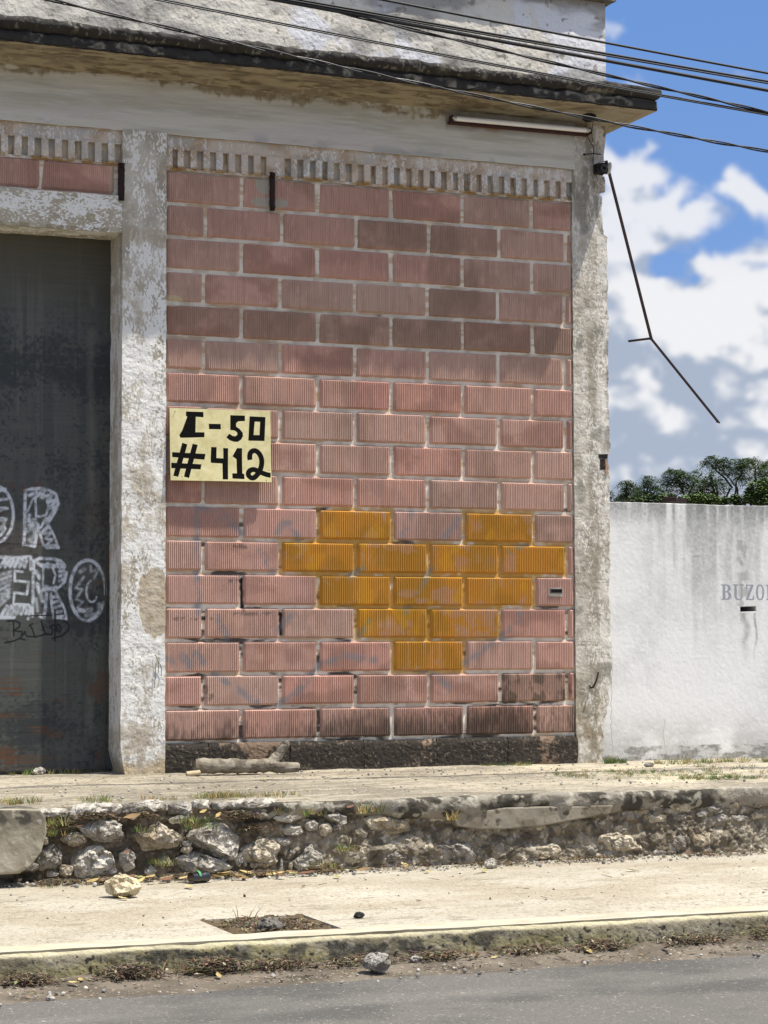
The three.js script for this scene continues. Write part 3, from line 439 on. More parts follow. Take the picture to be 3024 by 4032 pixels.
// ------------------------------------------------------------------ sign, lamp and ironwork on the wall
{
  const w = .66, h = .452, cv = document.createElement('canvas'); cv.width = 1056; cv.height = 724; const c = cv.getContext('2d');
  c.fillStyle = '#cfc595'; c.fillRect(0, 0, 1056, 724); const r = rng(77);
  for (let i = 0; i < 900; i++) { c.fillStyle = r() < .5 ? 'rgba(178,164,112,.10)' : 'rgba(232,224,180,.12)'; const s = 6 + r() * 50; c.beginPath(); c.ellipse(r() * 1056, r() * 724, s, s * (.3 + r()), r() * 3, 0, 7); c.fill(); }
  for (let i = 0; i < 260; i++) { c.fillStyle = `rgba(112,104,72,${.08 + r() * .12})`; c.fillRect(r() * 1056, r() * 724, 1 + r() * 12, 1); }
  c.save(); c.scale(1056 / 1417, 724 / 1030); c.translate(-85, -185); c.fillStyle = c.strokeStyle = '#0d0c0b'; c.lineJoin = 'round';
  const poly = (...a) => { c.beginPath(); c.moveTo(a[0], a[1]); for (let i = 2; i < a.length; i += 2) c.lineTo(a[i], a[i + 1]); c.closePath(); c.fill(); };
  poly(315, 228, 558, 228, 558, 305, 450, 300, 440, 522, 566, 520, 565, 590, 400, 600, 230, 608, 215, 570, 255, 505, 330, 305, 312, 290);
  poly(630, 395, 798, 393, 798, 470, 632, 472);
  poly(935, 262, 1142, 262, 1140, 340, 1045, 348, 1015, 375, 1015, 425, 1060, 455, 1105, 510, 1108, 560, 1080, 610, 1030, 645, 980, 645, 920, 625, 872, 585, 915, 530, 960, 560, 1000, 565, 1030, 540, 1025, 505, 985, 480, 930, 475);
  c.beginPath(); c.moveTo(1208, 270); c.lineTo(1432, 275); c.lineTo(1412, 622); c.lineTo(1182, 622); c.closePath(); c.moveTo(1278, 345); c.lineTo(1258, 540); c.lineTo(1342, 538); c.lineTo(1355, 345); c.closePath(); c.fill('evenodd');
  poly(255, 678, 325, 700, 190, 1165, 122, 1150); poly(398, 688, 468, 702, 338, 1180, 268, 1160); poly(112, 815, 574, 830, 556, 912, 112, 885); poly(98, 965, 515, 980, 500, 1052, 98, 1042);
  poly(655, 728, 732, 728, 725, 885, 822, 888, 824, 738, 893, 740, 880, 1190, 805, 1190, 808, 962, 645, 955, 645, 890);
  poly(1020, 735, 1090, 735, 1085, 1095, 1112, 1110, 1112, 1180, 942, 1175, 942, 1100, 1008, 1098, 1008, 895, 952, 855);
  c.lineWidth = 72; c.lineCap = 'butt'; c.beginPath(); c.moveTo(1200, 900); c.bezierCurveTo(1180, 790, 1240, 750, 1290, 770); c.bezierCurveTo(1380, 820, 1390, 960, 1330, 1060); c.bezierCurveTo(1280, 1150, 1230, 1180, 1195, 1150); c.bezierCurveTo(1130, 1100, 1200, 1020, 1270, 1042); c.bezierCurveTo(1340, 1065, 1400, 1110, 1490, 1115); c.stroke();
  for (let i = 0; i < 420; i++) { c.strokeStyle = `rgba(207,197,149,${.05 + .12 * r()})`; c.lineWidth = 1 + 2 * r(); const x = 100 + r() * 1400, y = 200 + r() * 1000, v = r() < .5, l = 20 + 60 * r(); c.beginPath(); c.moveTo(x, y); c.lineTo(x + (v ? 3 : l), y + (v ? l : 4)); c.stroke(); }
  c.strokeStyle = 'rgba(80,76,60,.7)'; c.lineWidth = 5; c.beginPath(); c.moveTo(160, 240); c.lineTo(128, 320); c.stroke(); c.fillStyle = 'rgba(60,50,40,.8)'; for (const [x, y] of [[160, 238], [240, 1162], [1425, 1192], [1470, 1040]]) { c.beginPath(); c.arc(x, y, 8, 0, 7); c.fill(); }
  c.restore();
  const t = new THREE.CanvasTexture(cv); t.colorSpace = THREE.SRGBColorSpace; t.magFilter = THREE.LinearFilter;
  const sign = thing('address_sign', 'cream board hand-painted with black I-50 #412, fixed to the pink blocks', 'sign', [.018, 1.806, .048]); sign.rotation.set(-.035, 0, .006);
  const g = new THREE.BoxGeometry(w, h, .008, 20, 14, 1); g.translate(w / 2, h / 2, 0);
  const p = g.attributes.position; for (let i = 0; i < p.count; i++) { const x = p.getX(i), y = p.getY(i); p.setZ(i, p.getZ(i) + .006 * Math.sin(x * 5) * Math.cos(y * 6) + .012 * Math.max(0, .08 - y) * 8 * (.4 + .6 * x / w)); }
  g.computeVertexNormals();
  const face = new THREE.MeshPhysicalMaterial({ map: t, roughness: .95, specularIntensity: .25 }), edge = std({ color: 0x8d8460 });
  part('board', g, edge, sign); const f = new THREE.PlaneGeometry(w, h, 20, 14); f.translate(w / 2, h / 2, .0065); const q = f.attributes.position;
  for (let i = 0; i < q.count; i++) { const x = q.getX(i), y = q.getY(i); q.setZ(i, q.getZ(i) + .006 * Math.sin(x * 5) * Math.cos(y * 6) + .012 * Math.max(0, .08 - y) * 8 * (.4 + .6 * x / w)); } f.computeVertexNormals();
  part('painted_face', f, face, sign);
  part('batten', mergeGeometries([bx(.06, .09, .03, .42, -.05, -.004), bx(.57, .6, .03, .42, -.05, -.004)]), std({ color: 0x6b5a40 }), sign);
}
{
  const lamp = thing('tube_lamp', 'unlit fluorescent tube on a rust-red batten under the cornice', 'lamp', [2.425, 4.222, .05]);
  const L = 1.0, c = new THREE.CylinderGeometry(.017, .017, L, 16); c.rotateZ(Math.PI / 2); c.translate(0, .012, .03);
  part('tube', c, new THREE.MeshPhysicalMaterial({ color: 0xe6e4de, roughness: .3, clearcoat: .4 }), lamp);
  part('batten', uvWorld(bx(-L / 2 - .012, L / 2 + .01, -.018, -.004, -.03, .012)), std({ color: 0x3c1a15, roughness: .8, bumpMap: B.rough, bumpScale: .003 }), lamp);
  const caps = []; for (const s of [-1, 1]) { const k = new THREE.CylinderGeometry(.018, .018, .03, 14); k.rotateZ(Math.PI / 2); k.translate(s * (L / 2 - .008), .012, .03); part('end_cap', k, std({ color: 0xb9b7b0, metalness: .6, roughness: .45 }), lamp); part('lamp_holder', bx(s * L / 2 - .008 + s * .006, s * L / 2 + .008 + s * .006, -.012, .03, .0, .045), std({ color: 0x3a1a16 }), lamp); }
  lamp.rotation.z = .003;
}
{
  const dark = std({ color: 0x1d1a18, roughness: .6, metalness: .3 }), wire = std({ color: 0x2b2723, roughness: .7 });
  const j = thing('wall_insulator', 'dark broken wire insulator with a pale clip on the pilaster edge', 'insulator', [3.04, 3.99, .01]);
  part('body', roughBox(-.04, .03, -.03, .035, -.02, .06, .012, .012, 24, 3), dark, j); const k = new THREE.TorusGeometry(.02, .008, 8, 16); k.translate(0, 0, .066); part('ring', k, std({ color: 0x4a4a48, metalness: .4 }), j);
  const leaf = new THREE.SphereGeometry(.045, 10, 8); leaf.scale(.42, 1, .3); leaf.rotateZ(-.25); leaf.translate(.062, .012, .02); part('clip', leaf, std({ color: 0xb9b4a6 }), j);
  const lump = roughBox(-.05, .035, -.05, .05, -.05, .012, .012, .03, 9, 6); lump.translate(3.045, 3.9, 0); part('plaster_lump', lump, pilasterMat, house);
  const nail = thing('wall_nail', 'thin black iron bar sticking out of the pilaster under the cornice', 'iron bar', [2.915, 4.082, .03]);
  part('bar', tube([[0, 0, 0], [.06, .006, .02], [.128, .01, .0]], .004, 8, 6), dark, nail); const hd = new THREE.SphereGeometry(.009, 8, 6); part('head', hd, dark, nail);
  const rb = thing('bent_rebar', 'bent rusty rebar stub on the lower pilaster beside the white wall', 'rebar', [2.942, .5, .0]);
  part('rod', tube([[0, 0, -.01], [.004, .0, .03], [.022, .045, .045], [.042, .1, .04]], .006, 14, 7), std({ color: 0x2c1714, roughness: .8 }), rb); part('hook', tube([[0, 0, .0], [-.014, .012, .02], [-.02, .01, .03]], .004, 8, 6), std({ color: 0x33221c }), rb);
  const w1 = mesh('loose_wire', tube([[2.89, 4.33, .16], [2.91, 4.25, .06], [2.955, 4.17, .04], [2.975, 4.13, .05], [2.98, 4.05, .03], [2.99, 3.98, .03], [3.01, 3.91, .04]], .0028, 40, 5), wire); tag(w1, 'loose thin wire dangling from the cornice soffit down the pilaster', 'wire');
  const w2 = mesh('loose_wire', tube([[2.94, 4.3, .12], [2.965, 4.23, .05], [2.968, 4.17, .05]], .0025, 20, 5), wire); tag(w2, 'short wire strand beside the drain hole under the cornice', 'wire');
  // dry stem on the left pillar
  const st = mesh('dry_vine', mergeGeometries([tube([[-.07, .73, .034], [-.055, .69, .04], [-.05, .62, .034]], .0022, 14, 5), tube([[-.055, .69, .04], [-.035, .66, .038], [-.03, .6, .033]], .002, 14, 5), tube([[-.065, .68, .034], [-.072, .58, .034], [-.074, .53, .032]], .002, 14, 5)]), std({ color: 0x4a4034 })); tag(st, 'few thin dry vine stems clinging to the whitewashed pillar', 'vine');
}
{
  const pole = thing('bent_metal_pole', 'bent rusty metal pole with a short side arm hanging off the building corner', 'pole', [3.17, 4.1, -.14]), rust = std({ color: 0x2a1815, roughness: .7, metalness: .4, bumpMap: B.rough, bumpScale: .004 });
  const A = [.0, -.005, 0], M = [.335, -1.215, 0], T = [.86, -1.775, 0];
  const bar = (a, b, w) => { const g = new THREE.BoxGeometry(w, new THREE.Vector3(...a).distanceTo(new THREE.Vector3(...b)), w * .8); const d = new THREE.Vector3(b[0] - a[0], b[1] - a[1], b[2] - a[2]).normalize(); g.applyQuaternion(new THREE.Quaternion().setFromUnitVectors(new THREE.Vector3(0, 1, 0), d)); g.translate((a[0] + b[0]) / 2, (a[1] + b[1]) / 2, (a[2] + b[2]) / 2); return uvWorld(g); };
  part('upper_bar', bar(A, [M[0] + .005, M[1] - .01, 0], .017), rust, pole); part('lower_bar', bar(M, T, .014), rust, pole); part('side_arm', bar([M[0], M[1], .002], [M[0] - .2, M[1] - .035, .05], .014), rust, pole);
  part('tip_clip', bar([T[0] - .016, T[1] + .004, 0], [T[0] + .012, T[1] - .004, 0], .01), rust, pole); part('hanger_wire', tube([[.002, -.01, 0], [-.04, -.02, .03], [-.1, -.075, .12]], .004, 16, 6), rust, pole);
}

// ------------------------------------------------------------------ white boundary wall
{
  const s = new THREE.Shape(), top = []; for (let x = 8.5; x >= 2.96; x -= .025) top.push([x, 1.742 + .006 * n3(x * 2, 1, 4) + .003 * n3(x * 19, 2, 2) - .004 * (x - 3.1)]);
  s.moveTo(2.96, -.08); s.lineTo(8.5, -.08); for (const q of top) s.lineTo(...q); s.closePath();
  const h = new THREE.Path(); h.moveTo(4.125, 1.003); h.lineTo(4.256, 1.005); h.lineTo(4.257, 1.046); h.lineTo(4.126, 1.045); h.closePath(); s.holes.push(h);
  const g = new THREE.ExtrudeGeometry(s, { depth: .19, bevelEnabled: true, bevelSize: .004, bevelThickness: .004, bevelSegments: 1 }); g.translate(0, 0, -.235); uvWorld(g);
  const cv = canvasMask(3.9, 4.75, 1.05, 1.25, 900, (c) => { c.save(); c.translate(3.974, 1.087); c.scale(1, -1); c.fillStyle = 'rgba(255,0,0,1)'; c.font = 'bold 100px serif'; let x = 0; for (const [ch, k] of [['B', .094], ['U', .1], ['Z', .081], ['O', .083], ['N', .1]]) { c.save(); c.translate(x, 0); const w = c.measureText(ch).width; c.scale(k * .93 / w, .00152); c.fillText(ch, 0, 0); c.restore(); x += k; } c.restore(); });
  const map = painted(2.9, 5.5, -.1, 1.8, 480, (x, y, c) => {
    set3(c, [222, 221, 218]); mix3(c, [211, 210, 207], smooth(.4, .75, fbm(x * 5, y * 5, 5, 260))); mix3(c, [226, 226, 224], smooth(.55, .8, fbm(x * 40, y * 40, 3, 263)) * .6);
    const drip = fbm(x * 5.5, y * .8, 5, 265) * .6 + fbm(x * 26, y * 3, 4, 268) * .4, up = smooth(.5, 1.75, y + .6 * (fbm(x * 4, 2, 3, 269) - .5)) * smooth(3.2, 3.75, x), gr = .35 + .65 * fbm(x * 70, y * 60, 3, 270);
    mix3(c, [128, 128, 126], smooth(.38, .68, drip) * up * .75 * gr); mix3(c, [112, 112, 110], smooth(.4, .62, drip) * smooth(1.55, 1.74, y) * .8 * gr);
    mix3(c, [134, 132, 126], smooth(.36, .72, fbm(x * 5, y * 8, 5, 272) + .16 * smooth(.35, .02, y)) * smooth(.4, .0, y) * .55 * gr);
    if (y < .1) mix3(c, [92, 88, 80], smooth(.42, .62, fbm(x * 12, y * 30, 5, 274) + .16 * smooth(.06, .01, y) - .04) * .75 * gr);
    const dx = Math.abs(x - 4.17 - .03 * n3(y * 9, 1, 1)), d2 = Math.abs(x - 4.245 - .02 * n3(y * 7, 4, 1)); if (y < 1.0 && y > .6) mix3(c, [96, 94, 94], Math.max(smooth(.045, .0, dx), smooth(.016, .0, d2)) * smooth(.6, .98, y) * .75 * (.2 + .8 * fbm(x * 40, y * 24, 4, 276)));
    if (y > 1.045 && y < 1.5) mix3(c, [140, 138, 134], smooth(.07, .02, Math.abs(x - 4.15 - .03 * n3(y * 5, 2, 2))) * .5 * smooth(.4, .6, fbm(x * 30, y * 20, 3, 278)));
    const crack = Math.abs(x - 3.12 - .02 * n3(y * 6, 9, 3) - .008 * n3(y * 30, 1, 1)); if (y < .75 && crack < .002) mix3(c, [130, 128, 126], .6);
    const cr2 = Math.abs(x - 3.52 - .03 * n3(y * 8, 3, 7)); if (y < .28 && cr2 < .002) mix3(c, [140, 136, 130], .6);
    mix3(c, [130, 134, 144], cv(x, y, 0) * (.72 + .2 * fbm(x * 40, y * 40, 3, 279)));
  });
  const wall = thing('boundary_wall', 'low white plastered wall lettered BUZON with a letter slot', 'wall'); part('plaster', g, std({ map, bumpMap: B.peel, bumpScale: .0024 }), wall);
  part('slot_box', mergeGeometries([bx(4.1, 4.28, .98, 1.07, -.36, -.34), bx(4.1, 4.28, .975, .99, -.34, -.24), bx(4.1, 4.28, 1.06, 1.07, -.34, -.24), bx(4.1, 4.11, .99, 1.06, -.34, -.24), bx(4.27, 4.28, .99, 1.06, -.34, -.24)]), std({ color: 0x16120f }), wall);
  const box = thing('rusty_box', 'small rust-brown metal box on top of the white wall', 'box', [3.71, 1.738, -.2]); part('body', roughBox(-.065, .065, 0, .05, -.06, .06, .03, .004, 12, 4), std({ color: 0x24120e, roughness: .8 }), box); part('lid', roughBox(-.07, -.02, .05, .06, -.064, .064, .03, .003, 12, 5), std({ color: 0x2e1712, roughness: .8 }), box);
}

// ------------------------------------------------------------------ ground, road, pavements
struct('ground', (() => { const g = new THREE.PlaneGeometry(1600, 1600); g.rotateX(-Math.PI / 2); g.translate(0, -.6, 0); return uvWorld(g); })(), std({ color: 0x6b6048 }), 'dry earth reaching away behind the walls');
const asphalt = std({ map: tile(1.6, 1024, (x, y, c) => { const n = fbm(x * 2.2, y * 3.2, 5, 300), s = vn(x * 105, y * 105, 302), t = vn(x * 190, y * 190, 303); set3(c, [100, 96, 89]); mix3(c, [80, 77, 72], smooth(.4, .7, n)); mix3(c, [112, 108, 100], smooth(.55, .75, fbm(x * .9 + 7, y * 2.8, 4, 305)) * .6); mix3(c, [146, 140, 128], smooth(.82, .93, s) * .9); mix3(c, [62, 61, 60], smooth(.7, .9, t) * .6); }), bumpMap: B.sand, bumpScale: .003, roughness: 1 });
struct('road', (() => { const g = new THREE.PlaneGeometry(160, 30); g.rotateX(-Math.PI / 2); g.translate(0, -.515, 19.72); return uvWorld(g); })(), asphalt, 'grey asphalt road along the kerb');
const walkMat = std({ map: tile(2.4, 1024, (x, y, c) => { const n = fbm(x * 2, y * 3, 5, 310), s = fbm(x * 60, y * 60, 3, 314); set3(c, [172, 164, 146]); mix3(c, [158, 147, 126], smooth(.4, .7, n)); mix3(c, [150, 140, 120], smooth(.52, .66, fbm(x * .9 + 3, y * 1.6, 5, 318)) * .5); mix3(c, [120, 110, 92], smooth(.66, .74, fbm(x * 5, y * 14, 5, 319)) * .5); { const q = vn(x * 130, y * 130, 317); mix3(c, [96, 88, 74], smooth(.93, .97, q) * .7); } mix3(c, [184, 176, 158], smooth(.5, .75, fbm(x * 1.2 + 4, y * 2.4, 4, 316)) * .7); mix3(c, [128, 116, 94], smooth(.56, .76, s) * .7); mix3(c, [206, 198, 180], smooth(.6, .8, fbm(x * 110, y * 110, 2, 315)) * .5); }), bumpMap: B.sand, bumpScale: .006 });
const PIT = [-1.05, -.565, 4.05, 4.565];
{
  const s = new THREE.Shape(); s.moveTo(-40, -4.567); s.lineTo(40, -4.567); s.lineTo(40, -2.0); s.lineTo(-40, -2.0); s.closePath();
  const h = new THREE.Path(); h.moveTo(PIT[0], -PIT[3] + .001); h.lineTo(PIT[0] + .01, -PIT[2]); h.lineTo(PIT[1], -PIT[2] + .008); h.lineTo(PIT[1] - .012, -PIT[3] + .001); h.closePath(); s.holes.push(h);
  const g = new THREE.ExtrudeGeometry(s, { depth: .12, bevelEnabled: false }); g.rotateX(-Math.PI / 2); g.translate(0, -.504, 0); uvWorld(g);
  struct('sidewalk', g, walkMat, 'pale sunlit concrete sidewalk with a square tree pit');
}
// kerb
const kerbMat = std({ map: painted(-6, 8, -.6, 5, 150, (x, y, c) => { // y: height on the face, z on the top
  if (y > 1) { set3(c, [182, 174, 154]); mix3(c, [182, 172, 138], smooth(.52, .68, fbm(x * 3, y * 9, 4, 320)) * .5); mix3(c, [168, 158, 134], smooth(.5, .7, fbm(x * 9, y * 22, 5, 322)) * .7); return; }
  set3(c, [150, 142, 122]); mix3(c, [112, 104, 84], smooth(.4, .7, fbm(x * 5, y * 12, 4, 324)));
}), bumpMap: B.rough, bumpScale: .006 });
const kerbFace = std({ map: painted(-3, 3, -.6, -.36, 320, (x, y, c) => {
  const n = fbm(x * 4, y * 9, 5, 324), m = fbm(x * 40, y * 40, 3, 328); set3(c, [146, 137, 114]); mix3(c, [112, 104, 84], smooth(.38, .7, n)); mix3(c, [138, 128, 70], smooth(.4, .66, fbm(x * 2.2, y * 8, 5, 330) + .08 * smooth(-.42, -.5, y)) * .6 * (.4 + .6 * fbm(x * 40, y * 40, 3, 331)));
  mix3(c, [58, 55, 48], smooth(.46, .64, fbm(x * 12, y * 20, 5, 332)) * smooth(.46, .62, fbm(x * 1.5 + .3, 4, 3, 334)) * .75); mix3(c, [44, 41, 36], smooth(.8, .86, vn(x * 75, y * 75, 335)) * .9); mix3(c, [206, 196, 160], smooth(-.405, -.392, y + .014 * fbm(x * 9, 2, 3, 336)) * .8); mix3(c, [186, 178, 158], smooth(.6, .75, m) * .4);
}), bumpMap: B.stone, bumpScale: .008 });
{
  const k = new THREE.Group(); k.name = 'kerb'; k.userData = { kind: 'structure', label: 'worn concrete kerb with faded yellow paint along the road', category: 'kerb' }; scene.add(k);
  const L = [-14, -7, -3.05, 3.0, 7, 14];
  for (let i = 0; i < 5; i++) { const fine = i === 2;
    part('kerb_stone', roughBox(L[i] + .001, L[i + 1] - .001, -.62, -.386, 4.569, 4.742, fine ? .02 : .1, .0045, 8, 70 + i, (v) => { if (v.y > -.4 && v.z > 4.72) { v.z -= .012; v.y -= .004; } if (v.z > 4.7) v.z += .05 * smooth(.6, 3, v.x) * 0 + .008 * n3(v.x * 1.1, 2, 3); }), kerbFace, k);
  }
  const g = roughBox(-14, 14, -.392, -.3818, 4.562, 4.728, .05, .003, 8, 79); part('kerb_top', g, kerbMat, k);
}
// gutter dirt
{
  const nx = 420, nz = 24, g = new THREE.PlaneGeometry(14, .62, nx, nz); g.rotateX(-Math.PI / 2); g.translate(0, 0, 4.98); const p = g.attributes.position;
  for (let i = 0; i < p.count; i++) { const x = p.getX(i), z = p.getZ(i), e = .44 + .06 * n3(x * .7, 1, 2) + .05 * n3(x * 2.7, 4, 2), d = (z - 4.73) / e; p.setY(i, -.518 + .034 * Math.max(0, 1 - d) ** 1.3 + .008 * fb3(x * 9, z * 9, 2) * Math.max(0, 1 - d * .9) - .012 * Math.max(0, d - 1)); }
  g.computeVertexNormals(); uvWorld(g);
  struct('gutter_dirt', g, std({ map: tile(1.5, 768, (x, y, c) => { const n = fbm(x * 5, y * 5, 4, 340); set3(c, [108, 98, 84]); mix3(c, [84, 75, 62], smooth(.4, .7, n)); mix3(c, [146, 132, 110], smooth(.65, .8, fbm(x * 70, y * 70, 3, 342))); }), bumpMap: B.rough, bumpScale: .012 }), 'brown dirt drifted along the gutter');
}
// soil in the tree pit
{
  const g = new THREE.PlaneGeometry(.56, .54, 50, 50); g.rotateX(-Math.PI / 2); g.translate(-.81, -.393, 4.3); const p = g.attributes.position; for (let i = 0; i < p.count; i++) p.setY(i, p.getY(i) + .02 * fb3(p.getX(i) * 12, p.getZ(i) * 12, 1)); g.computeVertexNormals(); uvWorld(g);
  struct('pit_soil', g, std({ color: 0x55462f, bumpMap: B.rough, bumpScale: .02 }), 'dark soil filling the square tree pit');
}
// terrace: upper pavement with a broken overhanging lip
const lipZ = (x) => 2.335 + .03 * n3(x * 1.3, 7, 1) + .03 * n3(x * 4.1, 2, 5) + .012 * n3(x * 13, 3, 3) - .12 * smooth(.0, -.5, x) * smooth(-2.2, -1.3, x);
const lipD = (x) => .085 + .035 * n3(x * 2.2, 5, 8) + .02 * n3(x * 7, 1, 8) + .02 * smooth(.4, 1.2, x);
{
  const xs = []; for (let x = -9; x <= 10; x += (x > -2 && x < 3.6 ? .022 : .1)) xs.push(x);
  const rows = []; for (let z = -.5; z < 2.15; z += .05) rows.push(['t', z]); for (const t of [.0, .3, .55, .75, .9, 1]) rows.push(['e', t]); for (const t of [.15, .35, .6, .85, 1]) rows.push(['f', t]); rows.push(['u', .08], ['u', .3]);
  const P = [], U = [], I = [], n = rows.length;
  for (const x of xs) for (const [k, t] of rows) {
    const le = lipZ(x), ld = lipD(x); let y, z, v;
    const base = (zz) => .007 * fb3(x * 2.1, zz * 2.1, 3) + .004 * fb3(x * 9, zz * 9, 5) - .012 * smooth(1.6, 2.3, zz) - .02 * smooth(2.2, 3.2, x) * 0;
    if (k === 't') { z = t; y = base(z); v = z; } else if (k === 'e') { z = 2.15 + (le - 2.15) * t; y = base(z) - .014 * t * t; v = z; }
    else if (k === 'f') { z = le + .012 * Math.sin(t * 3) + .018 * fb3(x * 12, t * 3, 7) - .03 * t * t; y = base(le) - .014 - ld * t + .006 * fb3(x * 14, t * 5, 2); v = le + ld * t; } else { z = le - .03 - t; y = base(le) - .014 - ld; v = le + ld + t; }
    P.push(x, y, z); U.push(x, v);
  }
  for (let a = 0; a < xs.length - 1; a++) for (let b = 0; b < n - 1; b++) { const i = a * n + b; I.push(i, i + 1, i + n, i + n, i + 1, i + n + 1); }
  const g = new THREE.BufferGeometry(); g.setAttribute('position', new THREE.Float32BufferAttribute(P, 3)); g.setAttribute('uv', new THREE.Float32BufferAttribute(U, 2)); g.setIndex(I); g.computeVertexNormals();
  const map = painted(-3, 4.6, -.5, 2.7, 260, (x, y, c) => {
    const n = fbm(x * 1.6, y * 2.6, 5, 350), s = fbm(x * 34, y * 34, 3, 354), st = fbm(x * 2.4, y * 16, 4, 356);
    set3(c, [166, 156, 136]); mix3(c, [126, 118, 102], smooth(.38, .62, n * .6 + st * .4 + .06 * smooth(.8, 2.2, y))); mix3(c, [180, 170, 146], smooth(.6, .75, st) * .6); mix3(c, [100, 92, 76], smooth(.6, .75, s) * .6); mix3(c, [206, 196, 176], smooth(.74, .82, fbm(x * 80, y * 80, 2, 358)) * .7);
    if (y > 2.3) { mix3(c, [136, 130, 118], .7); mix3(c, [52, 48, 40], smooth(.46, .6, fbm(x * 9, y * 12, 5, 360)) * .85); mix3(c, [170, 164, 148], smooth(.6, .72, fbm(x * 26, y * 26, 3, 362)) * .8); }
    if (x > 2.3 && y < 2.1) mix3(c, [196, 186, 156], .5 * smooth(.45, .6, fbm(x * 3, y * 5, 4, 364)));
    const seam = Math.abs((x + .29 + .02 * n3(y * 3, 1, 1)) + .55 * y); if (y < .9 && seam < .006) mix3(c, [110, 98, 74], .7); const se2 = Math.abs((x + .33) + .55 * y); if (y < .8 && se2 < .005) mix3(c, [120, 106, 80], .6);
  });
  struct('terrace', g, std({ map, bumpMap: B.stone, bumpScale: .01 }), 'raised concrete pavement with a broken front edge');
}
